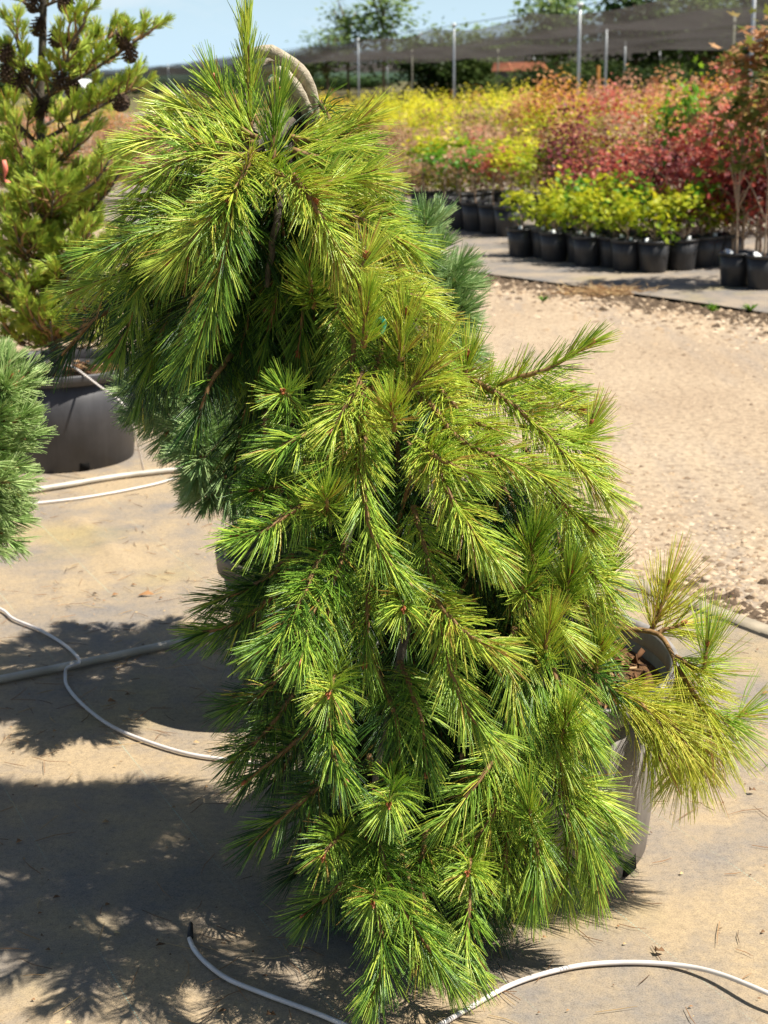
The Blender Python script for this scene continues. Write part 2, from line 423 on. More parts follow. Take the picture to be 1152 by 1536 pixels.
def unit(v):
    v = np.asarray(v, float)
    return v / (np.linalg.norm(v, axis=-1, keepdims=True) + 1e-12)

def spline(pts, n):
    pts = np.asarray(pts, float)
    if len(pts) == 2:
        t = np.linspace(0, 1, n)[:, None]
        return pts[0] * (1 - t) + pts[1] * t
    q = np.vstack([2 * pts[0] - pts[1], pts, 2 * pts[-1] - pts[-2]])
    k = len(pts) - 1
    u = np.linspace(0, k, n); i = np.minimum(u.astype(int), k - 1); f = (u - i)[:, None]
    p0, p1, p2, p3 = q[i], q[i + 1], q[i + 2], q[i + 3]
    return 0.5 * (2 * p1 + (p2 - p0) * f + (2 * p0 - 5 * p1 + 4 * p2 - p3) * f ** 2 + (3 * p1 - p0 - 3 * p2 + p3) * f ** 3)

def resample(c, n):
    d = np.r_[0, np.cumsum(np.linalg.norm(np.diff(c, axis=0), axis=1))]
    t = np.linspace(0, d[-1], n)
    return np.stack([np.interp(t, d, c[:, k]) for k in range(3)], 1), d[-1]

def tube(pts, radii, sides=8, rnd=None, cap=True):
    """returns verts, quads, tris of a round tube along pts"""
    pts = np.asarray(pts, float); n = len(pts)
    radii = np.broadcast_to(np.asarray(radii, float), (n,))
    T = unit(np.gradient(pts, axis=0))
    ref = np.array([0, 0, 1.0]) if abs(T[0][2]) < 0.9 else np.array([1.0, 0, 0])
    A = np.zeros_like(pts); a = unit(np.cross(T[0], ref))
    for i in range(n):
        a = unit(a - T[i] * (a @ T[i])); A[i] = a
    B = np.cross(T, A)
    ang = np.linspace(0, 2 * np.pi, sides, endpoint=False)
    v = pts[:, None] + radii[:, None, None] * (np.cos(ang)[None, :, None] * A[:, None] + np.sin(ang)[None, :, None] * B[:, None])
    v = v.reshape(-1, 3)
    i, j = np.meshgrid(np.arange(n - 1), np.arange(sides), indexing='ij')
    j2 = (j + 1) % sides
    q = np.stack([i * sides + j, i * sides + j2, (i + 1) * sides + j2, (i + 1) * sides + j], -1).reshape(-1, 4)
    t = []
    if cap:
        v = np.vstack([v, pts[:1], pts[-1:]])
        b0, b1 = n * sides, n * sides + 1
        for k in range(sides):
            t.append((b0, (k + 1) % sides, k)); t.append((b1, (n - 1) * sides + k, (n - 1) * sides + (k + 1) % sides))
    return v, q, np.array(t, int).reshape(-1, 3)

def tube_mesh(name, pts, radii, mat, sides=8):
    v, q, t = tube(pts, radii, sides)
    return mesh_np(name, v, q, t, mats=[mat])

def needle_arrays(base, d0, length, width, bend, rnd):
    """curved three-sided blunt needles: returns verts (N*9), quads, tris, rnd per vertex"""
    N = len(base)
    d0 = unit(d0)
    mid = base + d0 * (length * 0.55)[:, None] + bend * (length * 0.30)[:, None]
    tip = base + d0 * length[:, None] + bend * length[:, None]
    ax = unit(tip - base)
    rv = rng.normal(size=(N, 3)); A = unit(np.cross(ax, rv)); B = np.cross(ax, A)
    V = np.zeros((N, 9, 3))
    for k in range(3):
        a = 2 * np.pi * k / 3
        off = (math.cos(a) * A + math.sin(a) * B) * (width * 0.5)[:, None]
        V[:, k] = base + off * 0.8
        V[:, 3 + k] = mid + off
        V[:, 6 + k] = tip + off * 0.45
    o = (np.arange(N) * 9)[:, None]
    q = np.concatenate([o + np.array([[h + k, h + (k + 1) % 3, h + 3 + (k + 1) % 3, h + 3 + k]]) for k in range(3) for h in (0, 3)])
    return V.reshape(-1, 3), q, np.zeros((0, 3), int), np.repeat(rnd, 9)

def shoot_needles(curve, count, nl, width, th0=62, th1=18, sag=0.10, fwd=0.22, u0=0.0, per=3, tipbias=1.25, shift=0.0, jit=7):
    """needles in bundles around a stem curve; angle to the stem closes towards the tip"""
    F = max(4, count // per)
    u = u0 + (1 - u0) * (1 - (1 - rng.random(F)) ** tipbias) if tipbias >= 1 else rng.random(F)
    u = np.sort(u)
    n = len(curve)
    x = u * (n - 1); i = np.minimum(x.astype(int), n - 2); f = (x - i)[:, None]
    p = curve[i] * (1 - f) + curve[i + 1] * f
    T = unit(np.gradient(curve, axis=0)); t = unit(T[i] * (1 - f) + T[i + 1] * f)
    a = unit(np.cross(t, rng.normal(size=(F, 3)))) 
    th = np.radians(th0 + (th1 - th0) * np.clip((u - 0.35) / 0.65, 0, 1) ** 1.3 + rng.normal(0, jit, F))
    d = np.cos(th)[:, None] * t + np.sin(th)[:, None] * a
    ln = nl * (0.82 + 0.36 * rng.random(F)) * (1.0 - 0.18 * np.clip((u - 0.9) / 0.1, 0, 1))
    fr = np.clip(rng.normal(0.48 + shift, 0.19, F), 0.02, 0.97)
    old = rng.random(F) < 0.022
    fr[old] = 1.0
    base = np.repeat(p, per, 0); d = np.repeat(d, per, 0) + rng.normal(0, 0.055, (F * per, 3))
    t3 = np.repeat(t, per, 0)
    ln = np.repeat(ln, per) * (0.93 + 0.14 * rng.random(F * per))
    bend = t3 * fwd * (0.6 + 0.8 * rng.random((F * per, 1))) + np.array([0, 0, -1.0]) * sag * (0.4 + 1.2 * rng.random((F * per, 1))) + rng.normal(0, 0.03, (F * per, 3))
    w = width * (0.85 + 0.3 * rng.random(F * per))
    r = np.clip(np.repeat(fr, per) + rng.normal(0, 0.05, F * per), 0, 1)
    return needle_arrays(base, d, ln, w, bend, r)

def bud_mesh(name='bud_mesh', size=0.007):
    V, Q, Tt = [], [], []
    o = 0
    for k in range(4):
        a = k * 2.4
        off = np.array([math.cos(a), math.sin(a), 0]) * size * (0.45 if k else 0.0)
        c = np.array([off * 0.3, off + [0, 0, size * 0.7], off * 1.2 + [0, 0, size * 1.5], off * 1.3 + [0, 0, size * 2.1]])
        v, q, t = tube(c, [size * 0.25, size * 0.42, size * 0.30, size * 0.05], 6)
        V.append(v); Q.append(q + o); Tt.append(t + o); o += len(v)
    return mesh_np(name, np.vstack(V), np.vstack(Q), np.vstack(Tt), mats=[M['bud']])
BUD = bud_mesh()

def align(o, direction):
    o.rotation_mode = 'QUATERNION'
    o.rotation_quaternion = Vector([float(c) for c in direction]).to_track_quat('Z', 'Y')

def lathe(name, prof, mat, seg=48, smooth=True):
    prof = np.asarray(prof, float)
    a = np.linspace(0, 2 * np.pi, seg, endpoint=False)
    n = len(prof)
    v = np.stack([prof[:, 0][:, None] * np.cos(a), prof[:, 0][:, None] * np.sin(a), np.repeat(prof[:, 1][:, None], seg, 1)], -1).reshape(-1, 3)
    i, j = np.meshgrid(np.arange(n - 1), np.arange(seg), indexing='ij'); j2 = (j + 1) % seg
    q = np.stack([i * seg + j, i * seg + j2, (i + 1) * seg + j2, (i + 1) * seg + j], -1).reshape(-1, 4)
    me = mesh_np(name, v, q, mats=[mat], smooth=smooth)
    return me

def box_mesh(name, sx, sy, sz, mat, z0=0.0):
    v = np.array([[x * sx / 2, y * sy / 2, z0 + z * sz] for z in (0, 1) for y in (-1, 1) for x in (-1, 1)])
    q = [(0, 2, 3, 1), (4, 5, 7, 6), (0, 1, 5, 4), (2, 6, 7, 3), (0, 4, 6, 2), (1, 3, 7, 5)]
    return mesh_np(name, v, q, mats=[mat], smooth=False)

def surf_noise(x, y, seed=0):
    r = np.random.default_rng(seed)
    z = np.zeros_like(x)
    for k in range(10):
        fx, fy = r.normal(0, 1, 2) * (1.2 + 0.9 * k); ph = r.random() * 6.28
        z += np.sin(x * fx + y * fy + ph) / (1 + 0.6 * k)
    return z / 3

# ------------------------------------------------------------------ setting: ground, road, ground cloths
UV = np.array([-0.58, 0.815]); UV = UV / np.linalg.norm(UV)       # along the road
NV = np.array([UV[1], -UV[0]])                                     # across the road, away from the camera
S_NEAR = float((NV @ G(1152, 955)[:2] + NV @ G(1030, 905)[:2]) / 2)
S_FAR = float((NV @ G(705, 403)[:2] + NV @ G(883, 429)[:2] + NV @ G(1152, 472)[:2]) / 3)
def st(s, t, z=0.0):
    return np.array([NV[0] * s + UV[0] * t, NV[1] * s + UV[1] * t, z])
def to_st(p):
    return float(NV @ np.asarray(p)[:2]), float(UV @ np.asarray(p)[:2])

def sheet(name, sv, tv, zf, mat):
    sv = np.asarray(sv, float); tv = np.asarray(tv, float)
    S_, T_ = np.meshgrid(sv, tv, indexing='ij')
    X = NV[0] * S_ + UV[0] * T_; Y = NV[1] * S_ + UV[1] * T_
    Z = zf(X, Y, S_, T_)
    v = np.stack([X, Y, Z], -1).reshape(-1, 3)
    a, b = len(sv), len(tv)
    i, j = np.meshgrid(np.arange(a - 1), np.arange(b - 1), indexing='ij')
    q = np.stack([i * b + j, (i + 1) * b + j, (i + 1) * b + j + 1, i * b + j + 1], -1).reshape(-1, 4)
    o = obj(name, mesh_np(name, v, q, mats=[mat]))
    tag(o, kind='structure')
    return o

gnd = obj('ground', mesh_np('ground', [(-6000, -300, -0.05), (6000, -300, -0.05), (6000, 9000, -0.05), (-6000, 9000, -0.05)], [(0, 1, 2, 3)], mats=[M['field']]))
tag(gnd, 'dry field ground reaching to the horizon', kind='structure')

fold = [G(106, 768)[:2], G(150, 800)[:2], G(200, 852)[:2]]
def cloth_z(X, Y, S_, T_):
    z = 0.0022 * surf_noise(X * 1.6, Y * 1.6, 3) + 0.0012 * surf_noise(X * 6, Y * 6, 4)
    for a, b in zip(fold[:-1], fold[1:]):
        d = b - a; L_ = np.linalg.norm(d); d = d / L_
        u = (X - a[0]) * d[0] + (Y - a[1]) * d[1]; w = (X - a[0]) * d[1] - (Y - a[1]) * d[0]
        z = z + 0.020 * np.where(w > 0, np.exp(-(w / 0.05) ** 2), np.exp(-(w / 0.010) ** 2)) * np.clip(1 - np.abs(u - L_ / 2) / (L_ * 0.75), 0, 1)
    edge = np.clip((S_ - (S_NEAR - 0.35)) / 0.35, 0, 1)
    return z + 0.006 * edge * np.sin(T_ * 9) * 0.5
sv = np.r_[-14, -9, -5, -3.2, np.arange(-2.0, S_NEAR, 0.035), S_NEAR]
tv = np.r_[-12, -8, -4, -2, np.arange(-1.0, 9.0, 0.035), 9.5, 10, 12, 16, 24, 40]
tag(sheet('ground_cloth', sv, tv, cloth_z, M['cloth']), 'dusty tan woven ground cloth under the potted pines')
def road_z(X, Y, S_, T_):
    m = (S_ - S_NEAR) / (S_FAR - S_NEAR)
    return -0.022 + 0.02 * np.sin(np.pi * np.clip(m, 0, 1)) + 0.004 * surf_noise(X * 2.5, Y * 2.5, 8)
tag(sheet('gravel_road', np.linspace(S_NEAR - 0.5, S_FAR + 0.5, 60), np.r_[-30, -20, -12, -6, np.arange(-2, 22, 0.15), 24, 30, 45, 80, 140], road_z, M['road']),
    'tan sandy gravel road running past the pines')
def far_z(X, Y, S_, T_):
    return 0.004 + 0.006 * surf_noise(X * 1.3, Y * 1.3, 11)
tag(sheet('far_ground_cloth', np.r_[np.arange(S_FAR - 0.05, S_FAR + 3.0, 0.12), S_FAR + 4, S_FAR + 8, S_FAR + 20, S_FAR + 45], np.r_[-30, -15, np.arange(-5, 24, 0.2), 30, 50, 80], far_z, M['cloth_far']),
    'grey ground cloth under the rows of potted maples')

# edging board along the near cloth
def board():
    a = st(S_NEAR + 0.01, -4, 0); b = st(S_NEAR + 0.01, 12, 0)
    n = 60; V, Q = [], []
    for k in range(n + 1):
        p = a + (b - a) * k / n
        w = 0.035; z = -0.004 + 0.004 * math.sin(k * 1.7)
        nn = np.array([NV[0], NV[1], 0]) * w
        for off, zz in ((-nn, -0.02), (-nn * 0.9, 0.016), (nn * 0.9, 0.016), (nn, -0.02)):
            V.append(p + off + [0, 0, z + zz])
    for k in range(n):
        for j in range(3):
            Q.append((k * 4 + j, (k + 1) * 4 + j, (k + 1) * 4 + j + 1, k * 4 + j + 1))
    o = obj('edging_board', mesh_np('edging_board', V, Q, mats=[M['board']], smooth=False))
    tag(o, 'flat grey edging strip between ground cloth and gravel road', 'edging')
board()

def scatter_stones(name, n, sfun, tr, size, mat, label):
    """angular pebbles, one mesh"""
    tpl = np.array([(1, 0, 0.2), (0.3, 0.9, 0.1), (-0.8, 0.55, 0.15), (-0.75, -0.6, 0.1), (0.35, -0.85, 0.2), (0.05, 0.05, 0.75), (0.3, 0.2, 0.6)])
    tris = np.array([(0, 1, 6), (1, 2, 5), (2, 3, 5), (3, 4, 5), (4, 0, 6), (1, 5, 6), (4, 6, 5)])
    s = sfun(n); t = rng.uniform(tr[0], tr[1], n)
    X = NV[0] * s + UV[0] * t; Y = NV[1] * s + UV[1] * t
    sz = size * np.exp(np.clip(rng.normal(0, 0.42, n), -1, 0.75))
    ang = rng.random(n) * 6.28
    V = tpl[None] * (1 + rng.normal(0, 0.22, (n, 7, 3)))
    V = V * sz[:, None, None]; V[:, :, 2] *= rng.uniform(0.5, 1.0, n)[:, None]
    c, s_ = np.cos(ang)[:, None], np.sin(ang)[:, None]
    x = V[:, :, 0] * c - V[:, :, 1] * s_; y = V[:, :, 0] * s_ + V[:, :, 1] * c
    m_ = (s - S_NEAR) / (S_FAR - S_NEAR)
    z0 = -0.022 + 0.02 * np.sin(np.pi * np.clip(m_, 0, 1)) + 0.004 * surf_noise(X * 2.5, Y * 2.5, 8) - sz * 0.12
    V = np.stack([x + X[:, None], y + Y[:, None], V[:, :, 2] + z0[:, None]], -1).reshape(-1, 3)
    T_ = (np.arange(n) * 7)[:, None, None] + tris[None]
    o = obj(name, mesh_np(name, V, None, T_.reshape(-1, 3), rnd=np.repeat(rng.random(n), 7), mats=[mat], smooth=False))
    tag(o, label, kind='stuff')
scatter_stones('gravel', 21000, lambda n: S_NEAR + 0.03 + np.abs(rng.normal(0, 0.42, n)), (-1.0, 9), 0.0085, M['stone'], 'loose crushed stones along the near edge of the road')
scatter_stones('gravel', 9000, lambda n: S_FAR - 0.05 - np.abs(rng.normal(0, 0.5, n)), (1, 16), 0.016, M['stone'], 'loose stones and dirt along the far edge of the road')
scatter_stones('gravel', 9000, lambda n: rng.uniform(S_NEAR + 0.3, S_FAR - 0.3, n), (-1, 14), 0.0065, M['stone'], 'fine gravel spread over the road')
scatter_stones('dirt_clods', 9000, lambda n: S_FAR - 0.04 - np.abs(rng.normal(0, 0.22, n)), (1, 17), 0.021, M['dirt'], 'dark dirt and litter along the far cloth edge')
scatter_stones('dirt_clods', 260, lambda n: S_NEAR + 0.14 + rng.normal(0, 0.06, n), (2.65, 3.25), 0.014, M['dirt'], 'dark dirt clods behind the pot beside the road edge')

# hills on the horizon
def hills():
    xs = np.linspace(-1500, 1500, 120); V, Q = [], []
    for k, x in enumerate(xs):
        h = 24 + 10 * math.sin(x * 0.004 + 1) + 6 * math.sin(x * 0.013) + 3 * math.sin(x * 0.05) - 0.012 * max(0, x + 300)
        V += [(x, 2300, -2), (x, 2450, h * 0.7), (x, 2600, h), (x, 3100, -2)]
    for k in range(119):
        for j in range(3):
            Q.append((k * 4 + j, (k + 1) * 4 + j, (k + 1) * 4 + j + 1, k * 4 + j + 1))
    tag(obj('hills', mesh_np('hills', V, Q, mats=[M['hill']])), 'low wooded hills on the horizon', kind='structure')
hills()

# ------------------------------------------------------------------ pots
def pot_parts(root, h, r0, r1, mat, rim_h=0.035, seg=48, soil=None, holes=(), lip=0.012):
    wall = [(r0 * 0.97, 0.0), (r0, 0.006), (r0 + (r1 - r0) * 0.5, h * 0.5), (r1, h - rim_h), (r1 - 0.008, h - rim_h), (r0 + (r1 - r0) * .4 - 0.008, h * 0.4), (r0 - 0.01, 0.012), (0.001, 0.012)]
    o1 = obj('wall', lathe('pot_wall', wall, mat, seg), root)
    rim = [(r1 + 0.001, h - rim_h - 0.002), (r1 + lip, h - rim_h), (r1 + lip * 1.25, h - 0.006), (r1 + lip, h), (r1 + lip * 0.4, h), (r1 - 0.004, h - 0.006), (r1 - 0.006, h - rim_h - 0.001)]
    o2 = obj('rim', lathe('pot_rim', rim, mat, seg), root)
    zs = soil if soil else h - rim_h - 0.02
    k = (zs / h)
    rs = r0 + (r1 - r0) * k - 0.009
    prof = [(0.0005, zs + 0.012), (rs * 0.5, zs + 0.010), (rs * 0.85, zs + 0.002), (rs, zs - 0.004)]
    obj('soil', lathe('soil', prof, M['soil'], seg), root)
    for a, w, hh in holes:
        ca, sa = math.cos(a), math.sin(a)
        hm = box_mesh('drain_hole', 0.012, w, hh, M['hole'])
        ho = obj('drain_hole', hm, root, ((r0 - 0.0008) * ca, (r0 - 0.0008) * sa, 0.006), (0, -math.atan((r1 - r0) / h) * -1 * -1, a))
    return o1, o2

def mulch(root, z, r, n, size=0.012):
    V, T_, R_ = [], [], []
    for k in range(n):
        a = rng.random() * 6.28; q = r * math.sqrt(rng.random())
        c = np.array([q * math.cos(a), q * math.sin(a), z + 0.004 + rng.random() * 0.012])
        ax = unit(rng.normal(size=3) * [1, 1, 0.45]); bx = unit(np.cross(ax, rng.normal(size=3) * [0.4, 0.4, 1])); cx = np.cross(ax, bx)
        l, w, h = size * rng.uniform(0.7, 1.8), size * rng.uniform(0.3, 0.7), size * 0.2
        o = len(V)
        for sx, sy, sz in ((-1, -1, 0), (1, -0.6, 0), (1, 1, 0), (-1, 0.7, 0), (0, 0, 1.5)):
            V.append(c + ax * l * sx + bx * w * sy + cx * h * sz)
        T_ += [(o, o + 1, o + 4), (o + 1, o + 2, o + 4), (o + 2, o + 3, o + 4), (o + 3, o, o + 4), (o, o + 2, o + 1), (o, o + 3, o + 2)]
        R_ += [rng.random()] * 5
    m_ = obj('bark_chips', mesh_np('bark_chips', V, None, T_, rnd=R_, mats=[M['chip']], smooth=False), root)
    tag(m_, kind='stuff')

POT = G(755, 1250)
pot = thing('plant_pot', POT, 'large weathered grey pot holding the weeping pine', 'plant pot')
pot_parts(pot, 0.40, 0.292, 0.33, M['pot_grey'], 0.042, 72, 0.345, holes=[(math.radians(-38), 0.045, 0.05), (math.radians(-128), 0.045, 0.05), (math.radians(52), 0.045, 0.05)])
mulch(pot, 0.345, 0.29, 700, 0.011)

POT4 = G(95, 685)
pot = thing('plant_pot', POT4, 'large dark grey pot holding the cone-bearing pine', 'plant pot')
pot_parts(pot, 0.40, 0.295, 0.335, M['pot_dark'], 0.042, 64, 0.34, holes=[(math.radians(-62), 0.04, 0.045), (math.radians(-125), 0.04, 0.045), (math.radians(28), 0.04, 0.045)])
mulch(pot, 0.34, 0.29, 300, 0.012)

POT2 = np.array([-0.165, 3.60, 0])
pot = thing('plant_pot', POT2, 'smaller taupe pot of the blue-green pine, mostly hidden', 'plant pot')
pot_parts(pot, 0.41, 0.19, 0.235, M['pot_taupe'], 0.05, 48, 0.34, holes=[(math.radians(-150), 0.035, 0.04)])
mulch(pot, 0.34, 0.20, 150, 0.012)

POT3 = np.array([P(-40, 670, 3.2)[0] - 0.24, 3.2, 0])
pot = thing('plant_pot', POT3, 'taupe pot under the pine at the left picture edge', 'plant pot')
pot_parts(pot, 0.30, 0.11, 0.14, M['pot_taupe'], 0.03, 40, 0.26)

# ------------------------------------------------------------------ the weeping pine
pine = thing('weeping_pine', POT + [0, 0, 0.345], 'tall weeping pine with long yellow-green needles cascading over its grey pot', 'pine tree')
ORI = POT + np.array([0, 0, 0.345])
def loc(p):
    return np.asarray(p, float) - ORI

def px3(lst):
    """[(x, y, Y) ...]; a missing Y repeats the one before"""
    out, Yp = [], None
    for q in lst:
        if len(q) == 3: Yp = q[2]
        out.append(P(q[0], q[1], Yp))
    return np.array(out)

NEEDLES = [0]
def frond(pts, dens=1.0, nl=0.057, th0=64, th1=24, sag=0.06, fwd=0.20, u0=0.0, mat='needle', shift=0.0, bud=True, r=0.0042, tipbias=1.05, width=0.00155):
    c, L_ = resample(spline(pts, 40), 16)
    c = c + np.cumsum(rng.normal(0, 0.0008, c.shape), 0)
    org = c[0].copy()
    b = obj('branch', tube_mesh('branch', c - org, np.linspace(r * 1.3, r * 0.75, len(c)), M['stem'], 6), pine, org - ORI)
    cnt = int((85 + 1500 * L_) * dens)
    NEEDLES[0] += cnt
    V, Q, T_, R_ = shoot_needles(c - org, cnt, nl, width, th0, th1, sag, fwd, u0, 2, tipbias, shift)
    n_ = obj('needles', mesh_np('needles', V, Q, T_, rnd=R_, mats=[M[mat]]), b)
    tag(n_, kind='stuff')
    if bud:
        bd = obj('bud', BUD, b, c[-1] - org)
        align(bd, c[-1] - c[-3])
    return c

# trunk: rises from the pot, leans left and curls over at the graft
tr = px3([(762, 972, 2.87), (735, 880, 2.86), (660, 700, 2.86), (575, 470, 2.85), (500, 300, 2.82), (462, 200, 2.80), (448, 150, 2.78)])
v, q, t = tube(resample(spline(tr, 60), 40)[0] - ORI, np.linspace(0.028, 0.021, 40), 10)
obj('trunk', mesh_np('trunk', v, q, t, mats=[M['bark']]), pine)
for pts, r0, r1 in (
    (px3([(470, 178, 2.78), (466, 138, 2.76), (452, 108, 2.74), (425, 86, 2.73), (398, 76, 2.73), (372, 92, 2.74), (362, 150, 2.76), (370, 190, 2.78)]), 0.0115, 0.010),
    (px3([(462, 172, 2.75), (452, 146, 2.73), (436, 120, 2.72), (414, 103, 2.73), (395, 112, 2.74), (388, 160, 2.75)]), 0.0105, 0.009),
    (px3([(456, 150, 2.77), (446, 118, 2.77), (428, 98, 2.77), (404, 92, 2.77), (385, 120, 2.77)]), 0.007, 0.006),
    (px3([(452, 185, 2.79), (448, 160, 2.77), (437, 138, 2.765), (420, 122, 2.76), (405, 130, 2.76)]), 0.014, 0.011)):
    c = resample(spline(pts, 50), 24)[0] + rng.normal(0, 0.0006, (24, 3))
    v, q, t = tube(c - ORI, np.linspace(r0, r1, 24) * (1 + 0.06 * np.sin(np.arange(24) * 1.3)), 9)
    obj('trunk_loop', mesh_np('trunk_loop', v, q, t, mats=[M['bark_pale']]), pine)

